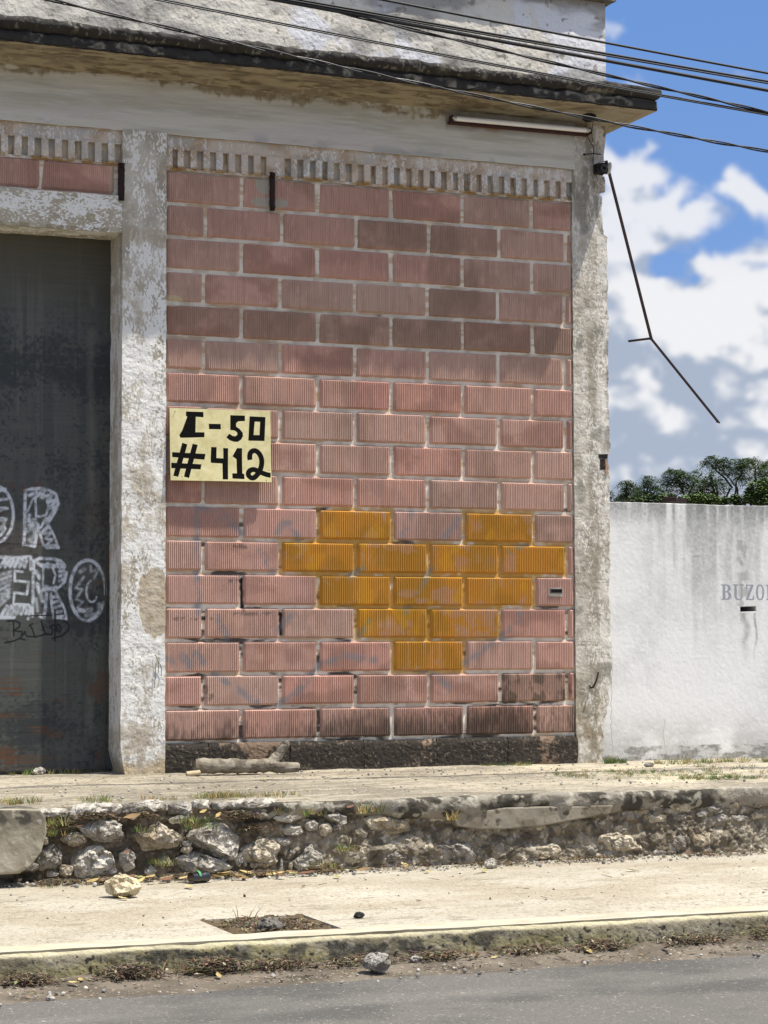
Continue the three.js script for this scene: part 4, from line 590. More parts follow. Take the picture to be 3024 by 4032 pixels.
// rubble retaining wall
{
  const wall = thing('retaining_wall', 'low rubble limestone wall holding up the broken pavement', 'wall', [0, 0, 0]);
  const cell = (x, y) => { // nearest rubble piece: distance to its edge, its own number
    const s = 13, X = x * s * .8, Y = y * s * 1.25, ix = Math.floor(X), iy = Math.floor(Y); let d1 = 9, d2 = 9, id = 0;
    for (let a = -1; a < 2; a++) for (let b = -1; b < 2; b++) { const i = ix + a + 900, j = iy + b + 900, dx = ix + a + .1 + .8 * hash2(i, j, 1) - X, dy = iy + b + .1 + .8 * hash2(i, j, 2) - Y, d = Math.abs(dx) * .5 + Math.abs(dy) * .4 + Math.hypot(dx, dy) * .6; if (d < d1) { d2 = d1; d1 = d; id = hash2(i, j, 4); } else if (d < d2) d2 = d; }
    return [d2 - d1, id];
  };
  const strip = (x0, x1, nx, ny) => { const g = new THREE.PlaneGeometry(x1 - x0, .385, nx, ny); g.translate((x0 + x1) / 2, -.2375, 0); uvWorld(g); const p = g.attributes.position;
    for (let i = 0; i < p.count; i++) { const x = p.getX(i), y = p.getY(i), right = smooth(-.3, .5, x), wx = x + .012 * fb3(x * 20, y * 20, 1), wy = y + .012 * fb3(x * 20, y * 20, 8), [e, id] = cell(wx, wy), chunk = smooth(.02, .3, e) * (.3 + .7 * id), lump = Math.max(0, fb3(x * 5, y * 7, 3, 3)); p.setZ(i, 2.266 + .024 * right + .04 * lump * (.4 + .6 * right) + .014 * chunk * (1 - .3 * right) + .012 * fb3(x * 30, y * 30, 6, 3) - .05 * (y + .2) - .05 * smooth(-1.2, -1.5, x)); }
    g.computeVertexNormals(); return g; };
  const g = mergeGeometries([strip(-6.4, -1.7, 90, 20), strip(-1.7, 3.2, 640, 60), strip(3.2, 7.6, 90, 20)]);
  const core = painted(-3, 4, -.45, .05, 290, (x, y, c) => {
    const n = fbm(x * 8, y * 10, 5, 370), s = fbm(x * 42, y * 42, 3, 374), right = smooth(-.4, .5, x + .4 * (fbm(x * 2, y * 3, 2, 371) - .5)), wx = x + .012 * fb3(x * 20, y * 20, 1), wy = y + .012 * fb3(x * 20, y * 20, 8), [e, id] = cell(wx, wy), k = smooth(.03, .16, e);
    set3(c, [124, 110, 88]); mix3(c, [128, 119, 102], right * .8); mix3(c, [78, 68, 54], smooth(.42, .62, n) * (.85 - .4 * right));
    mix3(c, id > .6 ? [160, 151, 134] : id > .3 ? [140, 131, 114] : [116, 104, 86], k * (.35 + .2 * right) * smooth(.25, .5, n + .1)); mix3(c, [196, 186, 166], smooth(.6, .72, s) * (.3 + .4 * right)); mix3(c, [70, 62, 50], smooth(.54, .68, fbm(x * 16, y * 16, 5, 378)) * .65);
  });
  part('rubble_core', g, std({ map: core, bumpMap: B.stone, bumpScale: .02 }), wall);
  const lime = (seed, a, b, d) => std({ map: tile(.7, 512, (x, y, c) => { set3(c, a); mix3(c, b, smooth(.4, .68, fbm(x * 9, y * 9, 5, seed))); mix3(c, d, smooth(.55, .74, fbm(x * 30, y * 24, 5, seed + 4)) * .5); mix3(c, [216, 208, 192], smooth(.68, .8, fbm(x * 44, y * 44, 3, seed + 8)) * .6); mix3(c, [60, 54, 44], smooth(.035, .0, Math.abs(fbm(x * 7 + 3, y * 7, 5, seed + 9) - .5)) * .3); }), bumpMap: B.stone, bumpScale: .018 });
  const mats = [lime(400, [182, 175, 162], [148, 141, 128], [80, 74, 64]), lime(420, [182, 171, 150], [150, 136, 112], [86, 76, 60]), lime(440, [156, 150, 140], [122, 115, 104], [66, 60, 52])];
  const POLY = [[[-1.12,-0.127],[-1.03,-0.079],[-0.93,-0.081],[-0.89,-0.104],[-0.88,-0.18],[-0.95,-0.201],[-1.01,-0.199],[-1.08,-0.163]],[[-1.22,-0.175],[-1.19,-0.152],[-1.14,-0.138],[-1.08,-0.145],[-1.08,-0.187],[-1.12,-0.219],[-1.15,-0.215]],[[-1.15,-0.259],[-1.08,-0.221],[-1.01,-0.215],[-0.96,-0.253],[-0.93,-0.349],[-1.0,-0.367],[-1.08,-0.374],[-1.13,-0.362],[-1.16,-0.292]],[[-1.32,-0.218],[-1.25,-0.197],[-1.2,-0.257],[-1.19,-0.298],[-1.25,-0.33],[-1.31,-0.33],[-1.36,-0.291],[-1.33,-0.252]],[[-0.83,-0.175],[-0.76,-0.115],[-0.71,-0.089],[-0.67,-0.132],[-0.61,-0.165],[-0.58,-0.197],[-0.61,-0.235],[-0.7,-0.242],[-0.78,-0.249]],[[-0.48,-0.147],[-0.41,-0.108],[-0.35,-0.11],[-0.3,-0.147],[-0.26,-0.204],[-0.29,-0.266],[-0.31,-0.311],[-0.37,-0.298],[-0.44,-0.274],[-0.51,-0.244],[-0.56,-0.186],[-0.53,-0.153]],[[-0.62,-0.293],[-0.52,-0.262],[-0.42,-0.294],[-0.32,-0.34],[-0.32,-0.36],[-0.48,-0.389],[-0.57,-0.368]],[[-0.71,-0.31],[-0.68,-0.28],[-0.65,-0.275],[-0.63,-0.306],[-0.66,-0.329],[-0.69,-0.342]],[[-0.91,-0.254],[-0.87,-0.228],[-0.83,-0.264],[-0.82,-0.34],[-0.88,-0.352],[-0.91,-0.309]],[[-0.11,-0.1],[-0.05,-0.084],[0.03,-0.085],[0.09,-0.087],[0.07,-0.116],[-0.0,-0.132],[-0.08,-0.119]],[[0.11,-0.086],[0.25,-0.072],[0.35,-0.104],[0.33,-0.146],[0.29,-0.168],[0.19,-0.135]],[[0.38,-0.119],[0.48,-0.094],[0.61,-0.105],[0.71,-0.123],[0.7,-0.202],[0.58,-0.219],[0.46,-0.194],[0.41,-0.156]],[[-0.07,-0.154],[-0.01,-0.139],[0.07,-0.148],[0.08,-0.188],[0.02,-0.207],[-0.05,-0.194]],[[-0.27,-0.253],[-0.19,-0.2],[-0.12,-0.188],[-0.05,-0.24],[-0.05,-0.353],[-0.13,-0.371],[-0.2,-0.34],[-0.26,-0.309]],[[0.01,-0.334],[0.05,-0.293],[0.11,-0.246],[0.17,-0.298],[0.19,-0.369],[0.04,-0.377]],[[0.27,-0.302],[0.34,-0.254],[0.44,-0.251],[0.47,-0.309],[0.42,-0.372],[0.33,-0.375]],[[0.48,-0.324],[0.56,-0.276],[0.64,-0.279],[0.7,-0.332],[0.69,-0.357],[0.54,-0.355]],[[0.75,-0.109],[0.8,-0.101],[0.9,-0.127],[0.89,-0.175],[0.83,-0.176],[0.78,-0.146]],[[0.74,-0.325],[0.82,-0.263],[0.93,-0.254],[1.03,-0.29],[1.06,-0.35],[0.97,-0.379],[0.8,-0.394]],[[1.35,-0.309],[1.45,-0.286],[1.57,-0.294],[1.6,-0.331],[1.56,-0.382],[1.41,-0.38]],[[1.88,-0.094],[1.94,-0.052],[2.0,-0.081],[2.01,-0.151],[1.95,-0.161],[1.89,-0.141]],[[2.22,-0.087],[2.31,-0.078],[2.4,-0.11],[2.39,-0.169],[2.28,-0.159]],[[2.45,-0.117],[2.6,-0.08],[2.63,-0.14],[2.56,-0.174],[2.47,-0.165]],[[2.63,-0.081],[2.68,-0.077],[2.72,-0.107],[2.69,-0.154],[2.65,-0.141]],[[2.72,-0.09],[2.81,-0.08],[2.91,-0.089],[2.9,-0.139],[2.75,-0.138]],[[2.07,-0.159],[2.15,-0.144],[2.23,-0.164],[2.22,-0.205],[2.12,-0.213]],[[2.22,-0.245],[2.3,-0.219],[2.36,-0.262],[2.38,-0.381],[2.29,-0.401],[2.23,-0.34]],[[2.36,-0.239],[2.47,-0.207],[2.54,-0.257],[2.54,-0.375],[2.43,-0.395],[2.38,-0.334]],[[2.53,-0.28],[2.6,-0.258],[2.65,-0.296],[2.64,-0.361],[2.55,-0.364]],[[2.67,-0.225],[2.75,-0.204],[2.78,-0.265],[2.78,-0.36],[2.69,-0.369]],[[2.78,-0.241],[2.89,-0.232],[2.9,-0.329],[2.82,-0.344]],[[1.78,-0.265],[1.91,-0.235],[2.04,-0.263],[2.07,-0.346],[1.96,-0.377],[1.8,-0.359]]];
  const RECT = [[-0.56,-0.217,0.044,0.026],[-0.56,-0.249,0.062,0.034],[-0.37,-0.306,0.048,0.03],[-0.75,-0.35,0.058,0.044],[-1.19,-0.325,0.063,0.057],[-1.36,-0.307,0.076,0.047],[-1.26,-0.343,0.056,0.029],[-1.3,-0.178,0.049,0.042],[-0.6,-0.096,0.102,0.038],[-1.06,-0.351,0.035,0.042],[-0.91,-0.361,0.029,0.022],[-0.16,-0.084,0.075,0.045],[0.12,-0.148,0.069,0.056],[0.19,-0.169,0.069,0.063],[0.25,-0.167,0.054,0.041],[0.39,-0.2,0.077,0.064],[0.46,-0.223,0.058,0.038],[0.58,-0.084,0.059,0.049],[-0.28,-0.307,0.045,0.061],[0.42,-0.384,0.054,0.027],[0.54,-0.384,0.047,0.032],[0.66,-0.383,0.031,0.019],[-0.2,-0.341,0.052,0.034],[0.38,-0.382,0.039,0.025],[-0.04,-0.228,0.075,0.042],[-0.03,-0.278,0.015,0.039],[0.01,-0.285,0.03,0.022],[0.45,-0.265,0.051,0.031],[0.49,-0.317,0.039,0.037],[0.33,-0.214,0.042,0.037],[0.52,-0.243,0.055,0.024],[0.72,-0.181,0.024,0.044],[0.72,-0.326,0.031,0.102],[-0.05,-0.346,0.015,0.057],[0.0,-0.355,0.019,0.043],[-0.28,-0.331,0.015,0.032],[-0.25,-0.332,0.019,0.032],[-0.33,-0.383,0.089,0.032],[0.72,-0.178,0.028,0.049],[0.67,-0.322,0.063,0.079],[1.36,-0.204,0.102,0.03],[1.63,-0.233,0.059,0.055],[1.73,-0.22,0.063,0.029],[1.59,-0.083,0.044,0.048],[1.68,-0.085,0.082,0.036],[0.83,-0.197,0.049,0.031],[0.88,-0.209,0.035,0.024],[0.96,-0.215,0.078,0.038],[1.03,-0.209,0.043,0.027],[0.72,-0.288,0.028,0.033],[0.72,-0.346,0.021,0.072],[1.11,-0.283,0.036,0.034],[1.08,-0.325,0.029,0.027],[1.21,-0.227,0.036,0.031],[1.46,-0.202,0.096,0.033],[1.62,-0.312,0.044,0.041],[1.76,-0.34,0.067,0.062],[1.68,-0.291,0.03,0.021],[1.27,-0.335,0.043,0.034],[1.15,-0.275,0.029,0.027],[1.52,-0.361,0.066,0.042],[1.25,-0.04,0.022,0.02],[0.86,-0.247,0.032,0.017],[2.05,-0.085,0.086,0.055],[2.15,-0.102,0.107,0.062],[2.69,-0.193,0.11,0.033],[2.8,-0.188,0.097,0.039],[2.3,-0.175,0.081,0.044],[2.57,-0.192,0.075,0.05],[1.73,-0.217,0.065,0.037],[2.17,-0.379,0.093,0.05],[2.45,-0.162,0.068,0.032],[2.64,-0.168,0.034,0.019],[2.02,-0.227,0.033,0.036],[1.96,-0.222,0.033,0.03],[2.07,-0.135,0.086,0.038],[1.85,-0.364,0.065,0.043],[1.66,-0.238,0.032,0.047],[1.62,-0.237,0.032,0.047],[2.64,-0.138,0.027,0.043],[2.74,-0.159,0.034,0.043],[2.34,-0.385,0.054,0.037],[2.44,-0.386,0.041,0.031],[1.69,-0.297,0.039,0.036]];
  const unit = new THREE.IcosahedronGeometry(1, 9), up = unit.attributes.position, unitS = new THREE.IcosahedronGeometry(1, 3);
  function stone(outline, cx, cy, depth, seed, small) {
    const base = small ? unitS : unit, g = base.clone(), p = g.attributes.position, q = new THREE.Vector3(), r = rng(seed), N = 64, R = new Float32Array(N), size = 0;
    let mean = 0; for (let k = 0; k < N; k++) { const a = k / N * Math.PI * 2, dx = Math.cos(a), dy = Math.sin(a); let best = .005; for (let i = 0; i < outline.length; i++) { const [x1, y1] = outline[i], [x2, y2] = outline[(i + 1) % outline.length], ex = x2 - x1, ey = y2 - y1, den = dx * ey - dy * ex; if (Math.abs(den) < 1e-9) continue; const t = ((x1 - cx) * ey - (y1 - cy) * ex) / den, u = ((x1 - cx) * dy - (y1 - cy) * dx) / den; if (t > 0 && u >= 0 && u <= 1) best = Math.max(best, t); } R[k] = best; mean += best / N; }
    const planes = []; for (let k = 0; k < 14; k++) planes.push([new THREE.Vector3(r() * 2 - 1, r() * 2 - 1, r() * 1.5).normalize(), .6 + r() * .3]);
    for (let i = 0; i < p.count; i++) {
      q.fromBufferAttribute(p, i).normalize(); for (const [n, d] of planes) { const t = q.dot(n); if (t > d) q.addScaledVector(n, (d - t) * .96); }
      const rho = Math.min(1, Math.hypot(q.x, q.y)), a = Math.atan2(q.y, q.x), f = ((a / (2 * Math.PI) + 1) % 1) * N, k0 = Math.floor(f) % N, k1 = (k0 + 1) % N, rr = R[k0] + (R[k1] - R[k0]) * (f - Math.floor(f)), sp = Math.pow(rho, .8) * 1.04;
      let x = cx + Math.cos(a) * rr * sp, y = cy + Math.sin(a) * rr * sp, z = q.z * depth; const am = mean * .13;
      x += am * .6 * fb3(q.x * 3 + seed, q.y * 3, q.z * 3, 3); y += am * .6 * fb3(q.x * 3, q.y * 3 + seed, q.z * 3, 3); z += am * (1.9 * fb3(q.x * 2.4, q.y * 2.4, q.z * 2.4 + seed, 4) - 1.2 * Math.max(0, .25 - Math.abs(n3(q.x * 2.6, q.y * 2.6 + seed, 4))) * 2);
      p.setXYZ(i, x, y, z);
    }
    g.computeVertexNormals(); return uvSkew(g);
  }
  POLY.forEach((o, i) => {
    let cx = 0, cy = 0; for (const [a, b] of o) { cx += a / o.length; cy += b / o.length; } const w = Math.max(...o.map((a) => a[0])) - Math.min(...o.map((a) => a[0])), sunk = cx > .25;
    const g = stone(o, cx, cy, clamp(w * .32, .04, .085), 11 + i * 3); g.translate(0, 0, sunk ? 2.276 : 2.298); part('stone', g, mats[sunk ? (i % 2 ? 1 : 2) : i % 3 === 1 ? 1 : 0], wall);
  });
  RECT.forEach(([cx, cy, w, h], i) => { if (cx > .3 && Math.max(w, h) < .065) return; const r = rng(i + 500), o = []; for (let k = 0; k < 8; k++) { const a = k / 8 * 6.283 + r() * .3; o.push([cx + Math.cos(a) * w * (.56 + .3 * (r() - .4)), cy + Math.sin(a) * h * (.56 + .3 * (r() - .4))]); } const g = stone(o, cx, cy, Math.min(.03, .5 * Math.max(.015, Math.min(w, h))) * (cx > .25 ? .7 : 1), 200 + i, true); g.translate(0, 0, cx > .25 ? 2.3 : 2.31); part('stone', g, mats[cx > .25 ? (i % 3 ? 2 : 1) : (i * 7) % 3], wall); });
  // a run of smooth old render on the wall and the chunks the lip has broken into
  const patch = [[.9, -.115], [1.0, -.108], [1.2, -.1], [1.4, -.098], [1.62, -.1], [1.86, -.1], [1.84, -.135], [1.6, -.165], [1.42, -.19], [1.2, -.2], [1.05, -.192], [.93, -.17]], ps = new THREE.Shape(patch.map((a) => new THREE.Vector2(a[0], a[1] + .006 * n3(a[0] * 9, 1, 1))));
  const pg = new THREE.ExtrudeGeometry(ps, { depth: .05, bevelEnabled: true, bevelSize: .008, bevelThickness: .008, bevelSegments: 2 }); pg.translate(0, 0, 2.285); part('render_patch', uvWorld(pg), std({ map: tile(.9, 512, (x, y, c) => { set3(c, [140, 132, 116]); mix3(c, [112, 102, 86], smooth(.4, .65, fbm(x * 7, y * 9, 4, 470))); mix3(c, [84, 76, 62], smooth(.6, .7, fbm(x * 22, y * 22, 4, 474))); }), bumpMap: B.rough, bumpScale: .008 }), wall);
  [[-1.27, -.045, .18, .05], [-1.16, -.06, .11, .06], [-1.02, -.035, .26, .065], [-.83, -.035, .16, .06], [-.72, -.03, .15, .065], [-.58, -.045, .14, .075], [-.47, -.03, .09, .06], [-.36, -.035, .1, .05], [-.2, -.03, .26, .055]].forEach(([cx, cy, w, h], i) => { const r = rng(i + 900), o = []; for (let k = 0; k < 10; k++) { const a = k / 10 * 6.283, sq = Math.min(1 / Math.abs(Math.cos(a) + 1e-6), 1 / Math.abs(Math.sin(a) + 1e-6), 1.22); o.push([cx + Math.cos(a) * w * .5 * sq * (.92 + .14 * r()), cy + Math.sin(a) * h * .5 * sq * (.92 + .14 * r())]); } const g = stone(o, cx, cy, .07, 600 + i); g.translate(0, 0, 2.255 + .03 * r()); part('slab_chunk', g, mats[i % 2 ? 2 : 0], wall); });
  // ---- loose stones lying about
  const lump = (name, label, x, y, z, w, h, d, seed, mat, group) => { const o = []; const r = rng(seed); for (let k = 0; k < 9; k++) { const a = k / 9 * 6.283; o.push([Math.cos(a) * w * .5 * (.85 + .3 * r()), Math.sin(a) * h * .5 * (.9 + .2 * r())]); } const g = stone(o, 0, 0, d * .5, seed); g.computeBoundingBox(); const lo = g.boundingBox.min.y; g.translate(0, -lo, 0); const m = mesh(name, g, mat); m.position.set(x, y - .004, z); m.rotation.y = r() * .8 - .4; return tag(m, label, 'stone', group); };
  const chunk = lime(480, [212, 200, 168], [186, 168, 128], [124, 106, 76]), darkS = lime(500, [110, 104, 96], [84, 78, 70], [50, 46, 42]);
  lump('loose_rock', 'pale yellow pitted limestone lump lying on the sidewalk', -1.115, -.384, 3.1, .17, .112, .13, 33, chunk);
  lump('loose_rock', 'grey stone sitting in the square tree pit', -.86, -.405, 4.47, .115, .075, .09, 44, darkS);
  lump('loose_rock', 'grey angular rock at the gutter edge of the road', -.6, -.508, 5.0, .112, .09, .09, 55, mats[2]);
  lump('loose_rock', 'small grey rock in the gutter leaf litter', -.37, -.5, 4.86, .06, .042, .05, 66, mats[2]);
  lump('loose_rock', 'tiny pale grey rock on the dirt at the road edge', -1.94, -.515, 5.1, .036, .022, .03, 88, mats[0]);
  lump('loose_rock', 'blackish pebble alone on the bare sidewalk', -.388, -.384, 4.27, .05, .032, .04, 77, std({ color: 0x2c2925 }));
  lump('loose_rock', 'pale rounded stone at the foot of the steel door', -.735, 0, -.18, .088, .05, .06, 91, mats[0]);
  lump('loose_rock', 'pale stone among leaves at the rubble wall foot', 1.02, -.384, 2.58, .075, .06, .05, 95, mats[0]);
  lump('loose_rock', 'small grey stone on the grass patch by the white wall', 3.05, .0, .6, .065, .035, .05, 97, mats[2]);
}
{
  // big cast block at the end of the rubble
  const s = new THREE.Shape([[-2.3, -.006], [-1.9, -.008], [-1.5, -.012], [-1.375, -.02], [-1.35, -.05], [-1.345, -.12], [-1.37, -.21], [-1.42, -.275], [-1.47, -.302], [-1.6, -.305], [-2.3, -.3]].map((a) => new THREE.Vector2(...a)));
  const g = new THREE.ExtrudeGeometry(s, { depth: .26, bevelEnabled: true, bevelSize: .012, bevelThickness: .014, bevelSegments: 3 }); g.translate(0, 0, 2.24); uvWorld(g);
  const m = mesh('concrete_block', g, std({ map: painted(-2.4, -1.3, -.35, .6, 360, (x, y, c) => { set3(c, [158, 150, 132]); mix3(c, [132, 124, 106], smooth(.4, .7, fbm(x * 7, y * 7, 5, 520))); const e = y + .075 + .07 * (fbm(x * 8, y * 3, 4, 522) - .5); mix3(c, [96, 90, 78], smooth(-.005, .015, e) * .75); mix3(c, [56, 52, 44], smooth(.5, .62, fbm(x * 16, y * 18, 4, 524)) * smooth(-.02, .02, e) * .8); mix3(c, [186, 178, 158], smooth(.66, .76, fbm(x * 30, y * 30, 3, 526)) * .5); }), bumpMap: B.rough, bumpScale: .012 })); tag(m, 'worn grey cast concrete block overhanging the end of the rubble wall', 'concrete block');
}
// ------------------------------------------------------------------ log, bottle, pods, leaves
{
  const bark = std({ map: tile(.5, 512, (x, y, c) => { const n = fbm(x * 6, y * 40, 4, 540); set3(c, [156, 147, 130]); mix3(c, [112, 102, 86], smooth(.42, .62, n)); mix3(c, [70, 62, 52], smooth(.5, .66, fbm(x * 14, y * 26, 5, 544)) * .6); mix3(c, [140, 132, 118], smooth(.62, .7, fbm(x * 20, y * 50, 3, 546))); }), bumpMap: B.streak, bumpScale: .01 });
  const log = thing('fallen_log', 'weathered grey branch with a forked stub lying by the base course', 'log', [.175, .0, .27]);
  const bend = (g, am, f) => { const p = g.attributes.position; for (let i = 0; i < p.count; i++) { const v = new THREE.Vector3().fromBufferAttribute(p, i); p.setXYZ(i, v.x + am * fb3(v.x * f, v.y * f, v.z * f), v.y + am * fb3(v.x * f + 9, v.y * f, v.z * f), v.z + am * fb3(v.x * f, v.y * f + 7, v.z * f)); } g.computeVertexNormals(); return uvSkew(g); };
  const taper = (pts, r0, r1, seg) => { const g = tube(pts, 1, seg, 16), c = new THREE.CatmullRomCurve3(pts.map((a) => new THREE.Vector3(...a))), p = g.attributes.position, n = 17; for (let i = 0; i < p.count; i++) { const k = Math.floor(i / n) / seg, o = c.getPointAt(k), v = new THREE.Vector3().fromBufferAttribute(p, i).sub(o).normalize().multiplyScalar(r0 + (r1 - r0) * k).add(o); p.setXYZ(i, v.x, v.y, v.z); } return g; };
  const cap = (x, y, z, r, dir) => { const g = new THREE.CircleGeometry(r, 14); g.rotateY(dir * Math.PI / 2); g.translate(x, y, z); return uvSkew(g); };
  part('trunk', mergeGeometries([bend(taper([[-.06, .045, 0], [.1, .05, .02], [.3, .045, .03], [.46, .05, .03]], .042, .036, 40), .008, 16), cap(-.06, .045, 0, .04, -1), bend(taper([[.42, .048, .03], [.52, .034, .03], [.62, .03, .02]], .037, .026, 24), .006, 18), cap(.62, .03, .02, .026, 1)]), bark, log);
  part('stub', mergeGeometries([bend(taper([[.42, .05, .03], [.48, .1, .03], [.53, .16, .05]], .034, .021, 18), .006, 20), (() => { const g = new THREE.SphereGeometry(.022, 10, 8); g.translate(.53, .161, .05); return uvSkew(g); })()]), bark, log);
  part('splinter', mergeGeometries([bend(taper([[-.14, .014, .06], [-.05, .018, .05]], .012, .014, 10), .003, 20), cap(-.14, .014, .06, .012, -1)]), std({ color: 0xb9a888, bumpMap: B.streak, bumpScale: .005 }), log);
  log.scale.set(.96, 1.12, 1);
  const can = thing('crushed_bottle', 'crushed shiny black bottle with a green label at the rubble wall foot', 'bottle', [-.6, -.384, 2.64]);
  const cg = new THREE.CylinderGeometry(.03, .032, .1, 24, 10); cg.rotateZ(Math.PI / 2); const cp = cg.attributes.position; for (let i = 0; i < cp.count; i++) { const x = cp.getX(i), y = cp.getY(i), z = cp.getZ(i); cp.setXYZ(i, x, y * (.86 + .16 * n3(x * 40, 3, 1)) + .03, z * (1 + .2 * n3(x * 30, 9, 2))); } cg.computeVertexNormals();
  part('body', cg, new THREE.MeshPhysicalMaterial({ color: 0x0b0c0e, roughness: .25, clearcoat: .8 }), can); const lb = new THREE.CylinderGeometry(.0335, .0335, .014, 24, 1, true, .2, 1.4); lb.rotateZ(Math.PI / 2); lb.translate(-.012, .03, 0); part('label', lb, std({ color: 0x3d8a52, roughness: .5, side: THREE.DoubleSide }), can); can.rotation.y = .35;
  const leafShape = (l, w, curl, seed) => { const n = 10, P = [], I = [], r = rng(seed), U = []; for (let i = 0; i <= n; i++) { const t = i / n, ww = w * Math.pow(Math.sin(Math.PI * Math.min(1, t * .96 + .03)), .8), y = curl * Math.pow(2 * t - 1, 2) + .003 * r(); P.push((t - .5) * l, y + .35 * ww, -ww, (t - .5) * l, y, 0, (t - .5) * l, y + .3 * ww, ww); U.push(t, 0, t, .5, t, 1); } for (let i = 0; i < n; i++) { const a = i * 3; I.push(a, a + 1, a + 3, a + 1, a + 4, a + 3, a + 1, a + 2, a + 4, a + 2, a + 5, a + 4); } const g = new THREE.BufferGeometry(); g.setAttribute('position', new THREE.Float32BufferAttribute(P, 3)); g.setAttribute('uv', new THREE.Float32BufferAttribute(U, 2)); g.setIndex(I); g.computeVertexNormals(); return g; };
  const lm = [0xa08c58, 0xb0a06c, 0x7d6440, 0x6b4a36, 0x98925c].map((c) => std({ color: c, side: THREE.DoubleSide, roughness: .8 }));
  const where = { s: ['dry yellowish leaf lying on the open sidewalk', 'single leaves out on the sidewalk'], w: ['dry curled leaf in the drift at the rubble wall foot', 'leaves drifted against the rubble wall'], t: ['dry leaf lying on the raised pavement', 'leaves on the raised pavement'], g: ['dry leaf in the gutter below the kerb', 'leaves in the gutter'], r: ['dry leaf caught among the rubble wall stones', 'leaves caught in the rubble wall'], p: ['dry leaf on the soil of the tree pit', 'leaves in the tree pit'] };
  const put = (x, y, z, l, m, k, ry, tilt = 0) => { const o = mesh('dry_leaf', leafShape(l, l * .2, l * .09, Math.round(x * 1000) & 1023), lm[m]); o.position.set(x, y + .006, z); o.rotation.set(tilt, ry, .1); const hue = ['tan', 'pale yellow', 'dull brown', 'dark reddish', 'olive'][m]; tag(o, where[k][0].replace(/^dry (yellowish )?/, `dry ${hue} `), 'leaf', where[k][1] + ', ' + hue + ' ones'); };
  const r = rng(4242);
  for (const [x, z, l, m] of [[-.72, 2.87, .085, 1], [.9, 2.75, .075, 4], [1.62, 3.02, .08, 1], [.1, 2.72, .07, 4], [-1.14, 3.2, .07, 1], [.62, 2.66, .06, 1], [-.2, 3.05, .04, 3]]) put(x, -.384, z, l, m, 's', r() * 3);
  for (let i = 0; i < 44; i++) { const x = i < 30 ? -1.25 + r() * 1.25 : -1.3 + r() * 3.6; put(x, -.38 + r() * .012, 2.44 + r() * .17 + (x > 0 ? -.03 : .03), .05 + r() * .06, Math.floor(r() * 5), 'w', r() * 6, (r() - .5) * .7); }
  for (const [x, z] of [[-1.43, 2.05], [.3, 1.0]]) put(x, .0, z, .07, 1, 't', r() * 3);
  for (let i = 0; i < 16; i++) put(-2.1 + r() * 3.6, -.497, 4.79 + r() * .16, .03 + r() * .04, Math.floor(r() * 4), 'g', r() * 6, (r() - .5) * .6);
  for (const [x, y, l, m] of [[-.87, -.075, .09, 2], [-.5, -.06, .05, 0], [-.42, -.08, .05, 0], [-.9, -.25, .05, 3], [.3, -.06, .05, 3]]) put(x, y, 2.39, l, m, 'r', r() * 1.2, .5);
  for (let i = 0; i < 12; i++) put(-1.0 + r() * .4, -.398, 4.1 + r() * .42, .035 + r() * .03, Math.floor(r() * 5), 'p', r() * 6, (r() - .5) * .5);
  // long seed pods
  const podG = (() => { const g = new THREE.SphereGeometry(1, 40, 8), p = g.attributes.position; for (let i = 0; i < p.count; i++) { const x = p.getX(i), b = 1 + .25 * Math.cos(x * 16); p.setXYZ(i, x * .12, p.getY(i) * .007 * b + .02 * x * x, p.getZ(i) * .017); } g.computeVertexNormals(); return g; })(), podM = std({ map: tile(.06, 128, (x, y, c) => { set3(c, [206, 180, 112]); mix3(c, [120, 84, 44], smooth(.5, .7, fbm(x * 60, y * 60, 3, 560))); }), roughness: .6 });
  const pod = mesh('seed_pod', podG, podM); pod.position.set(-.22, -.372, 2.48); pod.rotation.set(.3, -.08, -.05); tag(pod, 'long flat tan seed pod lying at the rubble wall foot', 'seed pod');
  const pod2 = mesh('seed_pod', podG, podM); pod2.position.set(-.93, -.372, 2.62); pod2.rotation.set(.2, .35, .02); pod2.scale.set(.6, 1, 1); tag(pod2, 'short tan seed pod beside the yellow limestone lump', 'seed pod');
}
